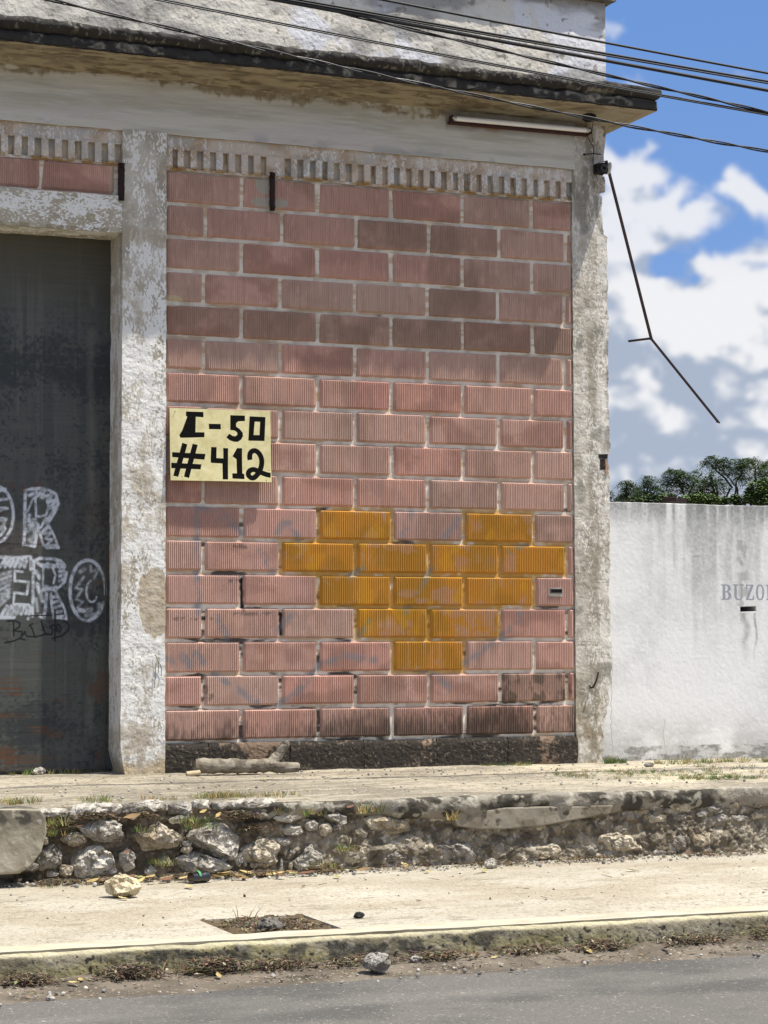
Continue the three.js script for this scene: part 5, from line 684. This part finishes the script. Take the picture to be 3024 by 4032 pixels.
// ------------------------------------------------------------------ small stuff: pebbles, litter, grass
function scatter(name, label, geo, mat, list, cat) {
  const m = new THREE.InstancedMesh(geo, mat, list.length), q = new THREE.Quaternion(), e = new THREE.Euler(), M = new THREE.Matrix4(), c = new THREE.Color(); m.name = numbered(name); m.castShadow = m.receiveShadow = true;
  list.forEach(([x, y, z, rx, ry, rz, s, sy, sz, col], i) => { q.setFromEuler(e.set(rx, ry, rz)); m.setMatrixAt(i, M.compose(new THREE.Vector3(x, y, z), q, new THREE.Vector3(s, sy ?? s, sz ?? s))); m.setColorAt(i, col ? c.setRGB(...col) : c.setRGB(1, 1, 1)); });
  m.userData = { kind: 'stuff', label, category: cat }; scene.add(m); return m;
}
{
  const r = rng(99), peb = new THREE.IcosahedronGeometry(1, 1), pl = [], tone = () => { const k = .12 + r() * .4; return [k, k * .93, k * .8]; };
  { const p = peb.attributes.position; for (let i = 0; i < p.count; i++) { const x = p.getX(i), y = p.getY(i), z = p.getZ(i), f = 1 + .3 * n3(x * 2, y * 2, z * 2); p.setXYZ(i, x * f, y * f, z * f); } peb.computeVertexNormals(); }
  for (let i = 0; i < 900; i++) { const s = .002 + .008 * Math.pow(r(), 4), x = -1.6 + r() * 5.4; pl.push([x, s * .4, .12 + r() * 2.1, r() * 6, r() * 6, 0, s, s * .7, s, tone()]); }
  for (let i = 0; i < 300; i++) { const s = .002 + .005 * Math.pow(r(), 4); pl.push([-2.2 + r() * 5, -.384 + s * .4, 2.6 + r() * 1.95, r() * 6, r() * 6, 0, s, s * .7, s, tone()]); }
  for (let i = 0; i < 500; i++) { const s = .003 + .009 * r() ** 3; pl.push([-2.2 + r() * 5, -.38 + s * .4, 2.4 + r() ** 2 * .22, r() * 6, r() * 6, 0, s, s * .7, s, tone()]); }
  for (let i = 0; i < 260; i++) { const s = .003 + .007 * r() ** 3; pl.push([-2.4 + r() * 4.6, -.505 + s * .3, 4.8 + r() * .42, r() * 6, r() * 6, 0, s, s * .7, s, tone()]); }
  scatter('pebbles', 'fine pebbles and crumbs strewn over the pavements', peb, std({ color: 0xffffff }), pl, 'gravel');
  // leaf litter and twigs
  const bit = new THREE.BufferGeometry(); bit.setAttribute('position', new THREE.Float32BufferAttribute([-1, 0, 0, 0, .15, .45, 1, .1, 0, -1, 0, 0, 1, .1, 0, 0, .25, -.45], 3)); bit.computeVertexNormals(); bit.setAttribute('uv', new THREE.Float32BufferAttribute(new Float32Array(12), 2));
  const tw = new THREE.CylinderGeometry(.035, .05, 2, 5); tw.rotateZ(Math.PI / 2);
  const brown = () => { const k = r(); return k < .65 ? [.07 + r() * .06, .052 + r() * .04, .034 + r() * .02] : k < .93 ? [.17 + r() * .1, .125 + r() * .08, .07 + r() * .04] : [.34, .29, .19]; }, leafs = [], twigs = [];
  const heap = (cx, cz, wx, wz, n, y0, hh) => { for (let i = 0; i < n; i++) { const a = (r() + r() + r() - 1.5) / 1.5, b = (r() + r() - 1); const x = cx + a * wx, z = cz + b * wz, y = y0 + hh * Math.max(0, 1 - a * a) * r(); const s = .005 + .011 * r(); if (r() < .55) leafs.push([x, y, z, (r() - .5) * 1.4, r() * 6, (r() - .5) * 1.2, s, s, s, brown()]); else { const l = .012 + .04 * r() * r(); twigs.push([x, y + .003, z, 0, r() * 6, (r() - .5) * .6, l, .028, .028, brown()]); } } };
  for (const [x, w, n, h] of [[-1.95, .18, 500, .04], [-1.55, .2, 800, .055], [-1.2, .2, 900, .06], [-.95, .2, 500, .04], [-.6, .25, 420, .03], [-.25, .25, 420, .03], [.15, .3, 300, .03], [.5, .2, 420, .035], [.95, .25, 480, .04], [1.4, .3, 460, .05]]) heap(x, 4.815, w, .085, n, -.496, h);
  for (let i = 0; i < 260; i++) { const x = -2.2 + r() * 4.2; heap(x, 4.93, .05, .14, 2, -.509, .006); }
  for (const [x, w, n] of [[-1.25, .2, 380], [-.95, .25, 400], [-.6, .25, 480], [-.25, .28, 560], [.1, .2, 260], [.6, .4, 160], [1.1, .3, 220], [1.7, .5, 260], [2.5, .5, 240]]) heap(x, 2.45, w, .085, n, -.382, .022);
  heap(-.81, 4.31, .25, .24, 1300, -.388, .014);
  for (const [x, y, z, w, n] of [[-1.2, -.1, 2.33, .1, 220], [-1.05, -.06, 2.33, .15, 220], [-.8, -.07, 2.33, .14, 200], [-.3, -.08, 2.34, .18, 320], [-.2, -.15, 2.33, .1, 140], [-.62, -.2, 2.3, .1, 80]]) heap(x, z, w, .03, n, y - .02, .04);
  for (let i = 0; i < 60; i++) heap(-1.5 + r() * 5, .3 + r() * 1.8, .02, .02, 1, .004, .004); for (let i = 0; i < 50; i++) heap(-2 + r() * 4.5, 2.75 + r() * 1.7, .02, .02, 1, -.382, .003);
  const lmat = std({ color: 0xffffff, side: THREE.DoubleSide }); scatter('leaf_litter', 'crumbled brown leaf litter in the gutter, pit and wall foot', bit, lmat, leafs, 'litter'); scatter('twigs', 'thin dry twigs and straw mixed into the litter', tw, std({ color: 0xffffff }), twigs, 'twigs');
  // grass
  const blade = []; for (let k = 0; k < 5; k++) { const a = k * 1.3, l = .7 + .3 * ((k * 37) % 10) / 10, bx_ = Math.cos(a) * .25, bz = Math.sin(a) * .25, tx = Math.cos(a + .4) * .8, tz = Math.sin(a + .4) * .8, w = .06; blade.push(bx_ - w, 0, bz, bx_ + w, 0, bz, (bx_ + tx) / 2 + .5 * w, l * .65, (bz + tz) / 2, bx_ - w, 0, bz, (bx_ + tx) / 2 + .5 * w, l * .65, (bz + tz) / 2, (bx_ + tx) / 2 - .5 * w, l * .65, (bz + tz) / 2, (bx_ + tx) / 2 - .5 * w, l * .65, (bz + tz) / 2, (bx_ + tx) / 2 + .5 * w, l * .65, (bz + tz) / 2, tx, l, tz); }
  const tuft = new THREE.BufferGeometry(); tuft.setAttribute('position', new THREE.Float32BufferAttribute(blade, 3)); tuft.setAttribute('uv', new THREE.Float32BufferAttribute(new Float32Array(blade.length / 3 * 2), 2)); tuft.computeVertexNormals();
  const gl = [], col = (dry) => r() < dry ? [.28 + .12 * r(), .23 + .08 * r(), .1] : [.07 + .05 * r(), .12 + .07 * r(), .03];
  const patch = (cx, cz, wx, wz, n, h, dry, y = 0) => { for (let i = 0; i < n; i++) { const a = r() * 6.28, q = Math.sqrt(r()), x = cx + Math.cos(a) * q * wx, z = cz + Math.sin(a) * q * wz; if (fbm(x * 6, z * 6, 3, 600) < .42 && y === 0) continue; const s = h * (.5 + .7 * r()); gl.push([x, y - .002, z, (r() - .5) * .4, r() * 6, (r() - .5) * .4, s * .8, s, s * .8, col(dry)]); } };
  patch(2.55, 1.35, .5, .45, 700, .026, .45); patch(2.9, 1.75, .35, .25, 420, .03, .35); patch(2.3, .9, .35, .25, 200, .018, .6); patch(3.4, 1.2, .3, .5, 240, .03, .5); patch(3.06, .12, .08, .06, 70, .05, .1); patch(3.75, .3, .5, .2, 260, .04, .55); patch(2.35, .1, .12, .03, 40, .03, .4); patch(2.15, .06, .1, .03, 30, .025, .4);
  for (let i = 0; i < 60; i++) patch(-1.6 + r() * 1.6, 2.08 + r() * .16, .05 + .08 * r(), .04, 3 + Math.floor(r() * 8), .018 + .03 * r(), .75); patch(-.35, 2.16, .15, .06, 30, .045, .7); for (let i = 0; i < 8; i++) patch(-1.3 + i * .13, -.19, .06, .03, i === 4 ? 16 : i === 6 ? 12 : 4, .05, .5);
  for (const [x, y, z, w, n, h, d] of [[-1.3, -.09, 2.36, .07, 60, .05, .2], [-1.27, -.14, 2.36, .06, 50, .04, .2], [-.58, -.1, 2.35, .07, 80, .045, .15], [-.52, -.13, 2.36, .06, 60, .04, .15], [-.85, -.14, 2.37, .04, 24, .05, .1], [-.72, -.31, 2.34, .05, 50, .05, .3], [.25, -.27, 2.38, .05, 50, .04, .2], [.15, -.36, 2.38, .07, 40, .06, .4], [.08, -.085, 2.35, .05, 36, .05, .4], [.4, -.08, 2.35, .05, 36, .06, .4], [-.05, -.07, 2.35, .05, 30, .05, .3], [.88, -.13, 2.36, .03, 30, .06, .8], [-1.35, -.38, 2.56, .06, 40, .03, .2], [-.68, -.4, 4.35, .1, 60, .03, .2], [-.86, -.4, 4.2, .06, 10, .09, .9], [-1.25, -.5, 4.79, .1, 16, .08, .4], [-1.5, -.5, 4.79, .05, 8, .08, .8], [1.5, -.38, 2.42, .06, 24, .03, .2]]) { patch(x, z, w, .03 + w * .3, Math.round(n * .2), h * .8, d + .3, y); patch(x + .03, z, w * 1.5, .03, Math.round(n * .15), h * 1.2, d + .4, y - .01); }
  scatter('grass', 'short patchy grass and weeds on the pavement and rubble', tuft, std({ color: 0xffffff, side: THREE.DoubleSide, roughness: .8 }), gl, 'grass');
}
// ------------------------------------------------------------------ overhead cables
{
  const black = std({ color: 0x070708, roughness: .6 }), alu = std({ color: 0x242528, roughness: .35, metalness: .4 });
  const line = (c, x0 = -7, x1 = 10, dz = 0) => { const o = []; for (let k = 0; k <= 60; k++) { const x = x0 + (x1 - x0) * k / 60; o.push([x, c[0] * x * x + c[1] * x + c[2], 1.9 + dz]); } return o; };
  const twist = (c, r, turns, ph) => { const o = []; for (let k = 0; k <= 700; k++) { const x = -7 + 17 * k / 700, a = ph + x * turns + .6 * Math.sin(x * 2.3); o.push([x, c[0] * x * x + c[1] * x + c[2] + r * Math.cos(a), 1.9 + r * Math.sin(a)]); } return o; };
  const G = 'power cables strung above the street';
  const cab = (label, parts) => { const t = thing('power_cable', label, 'cable', [0, 0, 0], G); parts.forEach(([n, g, m]) => part(n, g, m, t)); };
  cab('lowest twisted black service cable passing under the lamp', [['strand', tube(twist([.007, -.117, 4.037], .0064, 10, 0), .006, 700, 6), black], ['strand', tube(twist([.007, -.117, 4.037], .0064, 10, Math.PI), .005, 700, 6), alu]]);
  cab('thin paired cable crossing the blackened cornice end', [['strand', tube(line([.003, -.085, 4.204]), .0045, 200, 6), black], ['strand', tube(line([.003, -.085, 4.192], -7, 10, .01), .0045, 200, 6), alu]]);
  cab('twisted cable crossing just above the cornice end', [['strand', tube(twist([.002, -.123, 4.345], .006, 9, 1), .006, 700, 6), black], ['strand', tube(twist([.002, -.123, 4.345], .006, 9, 1 + Math.PI), .005, 700, 6), alu]]);
  cab('thickest straight black cable in front of the parapet', [['strand', tube(line([0, -.069, 4.326]), .0108, 200, 8), black]]);
  cab('paired black cable just above the thickest one', [['strand', tube(line([.001, -.062, 4.349]), .0068, 200, 7), black], ['strand', tube(line([.001, -.0625, 4.335], -7, 10, .008), .005, 200, 7), black]]);
  cab('topmost thin single cable crossing the open sky', [['strand', tube(line([.002, -.08, 4.446]), .0072, 200, 7), black]]);
}
// ------------------------------------------------------------------ trees beyond the wall
{
  const trunkM = std({ color: 0x3a332b, roughness: .9 }), leafM = [[.07, .115, .036], [.085, .13, .04], [.062, .1, .034], [.1, .16, .038]].map((c) => new THREE.MeshPhysicalMaterial({ color: new THREE.Color().setRGB(...c), roughness: .8, side: THREE.DoubleSide, transmission: 0 }));
  // places are given on the ground far behind the wall, in metres: x, z, height; clumps are [dx, y, spread, thickness]
  const leaf = (P, c, l, w, r, droop) => { const a = r() * 6.283, e = (r() - .5) * .9 - droop, d = new THREE.Vector3(Math.cos(a) * Math.cos(e), Math.sin(e), Math.sin(a) * Math.cos(e)), s = new THREE.Vector3(-Math.sin(a), (r() - .5) * .8, Math.cos(a)).normalize().multiplyScalar(w), t = c.clone().addScaledVector(d, l), m = c.clone().addScaledVector(d, l * .5); for (const v of [c, m.clone().add(s), t, c, t, m.clone().sub(s)]) P.push(v.x, v.y, v.z); };
  const mk = (P) => { const g = new THREE.BufferGeometry(); g.setAttribute('position', new THREE.Float32BufferAttribute(P, 3)); g.setAttribute('uv', new THREE.Float32BufferAttribute(new Float32Array(P.length / 3 * 2), 2)); g.computeVertexNormals(); return g; };
  function feathery(label, x, z, limbs, clumps, seed, mi, group) {
    const t = thing('feathery_tree', label, 'tree', [x, -.6, z], group), r = rng(seed), tr = [], P = [];
    for (const [pts, r0] of limbs) { const n = pts.length; for (let i = 0; i < n - 1; i++) tr.push(tube([pts[i], pts[i].map((v, k) => (v + pts[i + 1][k]) / 2 + (r() - .5) * .06), pts[i + 1]], r0 * .75 * (1 - .7 * i / n), 5, 5)); }
    const subs = []; for (const [cx, cy, cz, s, h, n] of clumps) { subs.push([cx, cy, cz, s * .6, h * .6, n * .4]); for (let k = 0; k < 4; k++) { const a = r() * 6.283, q = s * (.3 + .75 * r()); subs.push([cx + Math.cos(a) * q, cy + (r() - .55) * h * 1.6, cz + Math.sin(a) * q, s * (.25 + .3 * r()), h * (.3 + .5 * r()), n * .2]); } }
    for (const [cx, cy, cz, s, h, n] of subs) for (let k = 0; k < n * 1.25; k++) { // flat sprays of fine leaflets
      const a = r() * 6.283, q = Math.sqrt(r()) * s, o = new THREE.Vector3(cx + Math.cos(a) * q * (.8 + .5 * r()), cy + h * (r() * 1.5 - .7) * Math.sqrt(Math.max(.1, 1 - (q / s) ** 2)), cz + Math.sin(a) * q), L = .16 + .16 * r(), d = Math.cos(a), e = Math.sin(a);
      if (k % 9 === 0 && q > s * .3) tr.push(tube([[cx, cy - h * .4, cz], [(cx + o.x) / 2, (cy - h * .3 + o.y) / 2, (cz + o.z) / 2], [o.x, o.y, o.z]], .008, 4, 4));
      const dr = .12 + .16 * r(); for (let i = 0; i < 8; i++) { const u = i / 7; leaf(P, new THREE.Vector3(o.x + d * L * u, o.y - dr * u * u, o.z + e * L * u), .06 * (1 - .4 * u), .017, r, .15); }
    }
    part('trunk', mergeGeometries(tr), trunkM, t); part('crown', mk(P), leafM[mi], t); return t;
  }
  feathery('sparse feathery sapling top peeping over the white wall by the pilaster', 24.24, -40, [[[[0,0,0],[.05,2.5,0],[0,4.88,0],[.05,5.34,0]],.04],[[[0,4.78,0],[.05,5.34,.05]],.02],[[[0,4.78,0],[.22,5.25,-.09]],.02],[[[0,4.78,0],[.36,5.31,-.18]],.02]], [[.05,5.39,-.24,.13,.13,50],[.22,5.3,.16,.15,.11,53],[.36,5.36,.21,.09,.11,43]], 700, 2, 'feathery trees beyond the white wall');
  feathery('slim feathery tree with a single tufted stem above the white wall', 24.21, -39, [[[[0,0,0],[.05,2.5,0],[0,4.82,0],[.04,5.63,0]],.04],[[[0,4.72,0],[.04,5.63,0]],.02],[[[0,4.72,0],[.02,5.54,.18]],.02],[[[0,4.72,0],[.07,5.45,-.14]],.02],[[[0,4.72,0],[-.01,5.27,.18]],.02],[[[0,4.72,0],[.09,5.18,-.08]],.02]], [[.04,5.68,-.04,.17,.15,57],[.02,5.59,.16,.14,.13,52],[.07,5.5,-.05,.1,.1,45],[-.01,5.32,.02,.16,.16,57],[.09,5.23,-.24,.15,.16,53]], 701, 2, 'feathery trees beyond the white wall');
  feathery('low feathery tree between the two slim tufted ones', 26.19, -42, [[[[0,0,0],[.05,2.5,0],[0,5.04,0],[0,5.69,0]],.04],[[[0,4.94,0],[0,5.69,-.1]],.02],[[[0,4.94,0],[.06,5.6,-.08]],.02],[[[0,4.94,0],[-.03,5.47,.13]],.02]], [[0,5.74,-.2,.15,.11,53],[.06,5.65,.05,.16,.13,57],[-.03,5.52,.11,.15,.13,53]], 702, 0, 'feathery trees beyond the white wall');
  feathery('leaning feathery tree with tufts stacked up its stem', 25.32, -40, [[[[0,0,0],[.05,2.5,0],[0,4.9,0],[.11,5.8,0]],.04],[[[0,4.8,0],[.11,5.8,-.17]],.02],[[[0,4.8,0],[.19,5.7,-.11]],.02],[[[0,4.8,0],[.11,5.6,.12]],.02],[[[0,4.8,0],[.33,5.54,.03]],.02],[[[0,4.8,0],[.16,5.44,-.16]],.02]], [[.11,5.85,-.03,.15,.14,55],[.19,5.75,-.01,.16,.14,57],[.11,5.65,-.17,.15,.13,53],[.33,5.59,.12,.11,.11,46],[.16,5.49,-.19,.22,.16,67]], 703, 0, 'feathery trees beyond the white wall');
  feathery('broad feathery tree with a wide layered crown behind the rusty box', 27.13, -41, [[[[0,0,0],[.05,2.5,0],[0,5.5,0]],.07],[[[0,5.5,0],[-.08,5.73,.12],[-.36,5.94,.24],[-.5,6.06,.36]],.04],[[[0,5.5,-0],[-.01,5.73,-.12],[-.15,5.98,-.24]],.04],[[[.13,5.49,0],[.2,5.74,.12],[.45,6.12,.24]],.04]], [[-.57,6.12,.22,.15,.14,53],[-.36,6.16,.01,.22,.14,67],[-.15,6.1,.24,.22,.16,67],[.06,6.14,-.21,.15,.13,53],[-.5,5.94,.05,.18,.16,60],[-.19,5.91,-.06,.26,.19,74],[.1,5.95,.15,.22,.19,67],[.45,6.18,-.16,.11,.13,46],[-.65,5.81,.19,.18,.16,60],[-.01,5.76,.02,.29,.19,81],[.34,5.9,.2,.18,.19,60],[.27,5.68,-.01,.29,.19,81],[-.58,5.59,-.03,.26,.16,74]], 704, 0, 'feathery trees beyond the white wall');
  feathery('feathery tree with drooping sprays beside the broad-crowned one', 27.56, -40, [[[[0,0,0],[.05,2.5,0],[0,5.37,0]],.07],[[[0,5.37,0],[-.17,5.67,.12],[-.29,5.94,.24]],.04],[[[0,5.37,-0],[.11,5.62,-.12],[.15,5.83,-.24]],.04]], [[-.27,5.97,.15,.13,.13,50],[-.34,5.85,.15,.15,.14,53],[-.1,5.83,.01,.22,.18,67],[.11,5.86,-.11,.15,.14,53],[-.24,5.7,-.22,.22,.16,67],[.18,5.68,-.06,.22,.19,67],[.04,5.52,-.05,.22,.19,67],[-.38,5.54,-.23,.22,.19,67]], 705, 2, 'feathery trees beyond the white wall');
  feathery('tallest feathery tree with bare forking limbs and an open crown', 27.59, -39, [[[[0,0,0],[.05,2.5,0],[0,5.19,0]],.07],[[[0,5.19,0],[-.01,5.43,.12],[-.1,5.58,.24],[-.37,5.78,.36],[-.65,6.02,.48],[-.92,6.16,.6]],.04],[[[-.1,5.58,-0],[-.27,5.87,-.12],[-.54,6.14,-.24],[-.74,6.4,-.36]],.04],[[[-.01,5.43,0],[-.06,5.73,.12],[.08,6.1,.24],[.22,6.25,.36]],.04],[[[-.31,5.3,-0],[-.1,5.58,-.12]],.04]], [[-.74,6.43,.02,.09,.09,43],[-.85,6.27,-.08,.11,.11,46],[-.57,6.32,-.07,.16,.13,57],[-.4,6.34,-.06,.13,.11,50],[-.26,6.24,.24,.22,.14,67],[-.47,6.17,.07,.18,.13,60],[.12,6.34,.09,.18,.16,60],[.22,6.22,-.09,.22,.18,67],[.05,6.09,.09,.22,.18,67],[.29,6.01,-.19,.22,.19,67],[-.13,6,-.22,.18,.16,60],[.18,5.86,.18,.26,.18,74],[.47,6.38,-.25,.15,.13,53],[.54,6.14,.24,.18,.16,60]], 706, 0, 'feathery trees beyond the white wall');
  feathery('feathery tree with steep forked branches above the dense green bush', 29.48, -41, [[[[0,0,0],[.05,2.5,0],[-.02,5.35,0]],.07],[[[-.02,5.35,0],[.01,5.91,.12],[.16,6.14,.24],[.31,6.33,.36]],.04],[[[.01,5.91,-0],[.05,6.32,-.12],[-.06,6.51,-.24]],.04]], [[-.09,6.54,.06,.11,.13,46],[.16,6.42,.2,.18,.16,60],[.35,6.52,.14,.15,.16,53],[.31,6.3,-.14,.15,.16,53],[.12,6.17,-.1,.15,.13,53],[.53,6.43,.19,.18,.19,60],[.6,6.18,-.25,.22,.19,67]], 707, 1, 'feathery trees beyond the white wall');
  const bush = (label, z, clumps, seed, mi) => { const t = thing('garden_bush', label, 'bush', [clumps[0][0], -.6, z], 'bushes beyond the white wall'), r = rng(seed), P = [], st = []; for (const [cx, cy, rx, ry] of clumps) { st.push(tube([[0, 0, 0], [(cx - clumps[0][0]) * .5, 2.4, .1], [cx - clumps[0][0], cy + .6, 0]], .035, 8, 5)); for (let k = 0; k < 1500 * rx * ry / .05; k++) { const v = new THREE.Vector3(r() * 2 - 1, r() * 2 - 1, r() * 2 - 1); if (v.lengthSq() > 1) continue; const l = v.length(); v.multiplyScalar((.55 + .45 * l) / Math.max(l, .1)); const o = new THREE.Vector3(cx - clumps[0][0] + v.x * rx * (1 + .3 * n3(v.x * 3, v.y * 3, seed)), cy + .6 + v.y * ry * (1 + .35 * n3(v.x * 3 + 5, v.y * 3, seed)), v.z * rx); leaf(P, o, .07 + .05 * r(), .03, r, .1); } } part('stem', mergeGeometries(st), trunkM, t); part('foliage', mk(P), leafM[mi], t); };
  bush('dense bright green bush under the forked feathery tree', -37, [[27.03,4.8,.27,.24],[27.26,4.9,.2,.2],[27.16,4.57,.3,.24],[26.82,4.65,.14,.2],[27.46,4.7,.24,.27]], 800, 3);
  bush('rounded green bush at the foot of the tallest feathery tree', -37.5, [[26.79,4.52,.24,.15],[26.65,4.58,.14,.12]], 801, 3);
  bush('long low bright green hedge bush beside the rusty box', -37, [[25.03,4.48,.3,.14],[25.32,4.52,.3,.14],[25.62,4.5,.24,.15],[24.76,4.45,.17,.1]], 802, 3);
  bush('dark green low bush under the leaning feathery tree', -38, [[24.01,4.52,.24,.09],[24.41,4.56,.24,.13],[24.24,4.51,.2,.1]], 803, 1);
  bush('dark olive low bush on the pilaster side of the rusty box', -38, [[24.74,4.57,.2,.14],[24.97,4.59,.17,.14]], 804, 1);
  bush('dark low bush between the green hedge and the tallest tree', -38, [[26.65,4.56,.2,.11],[26.48,4.53,.17,.1]], 805, 1);
}
renderer.render(scene, camera);
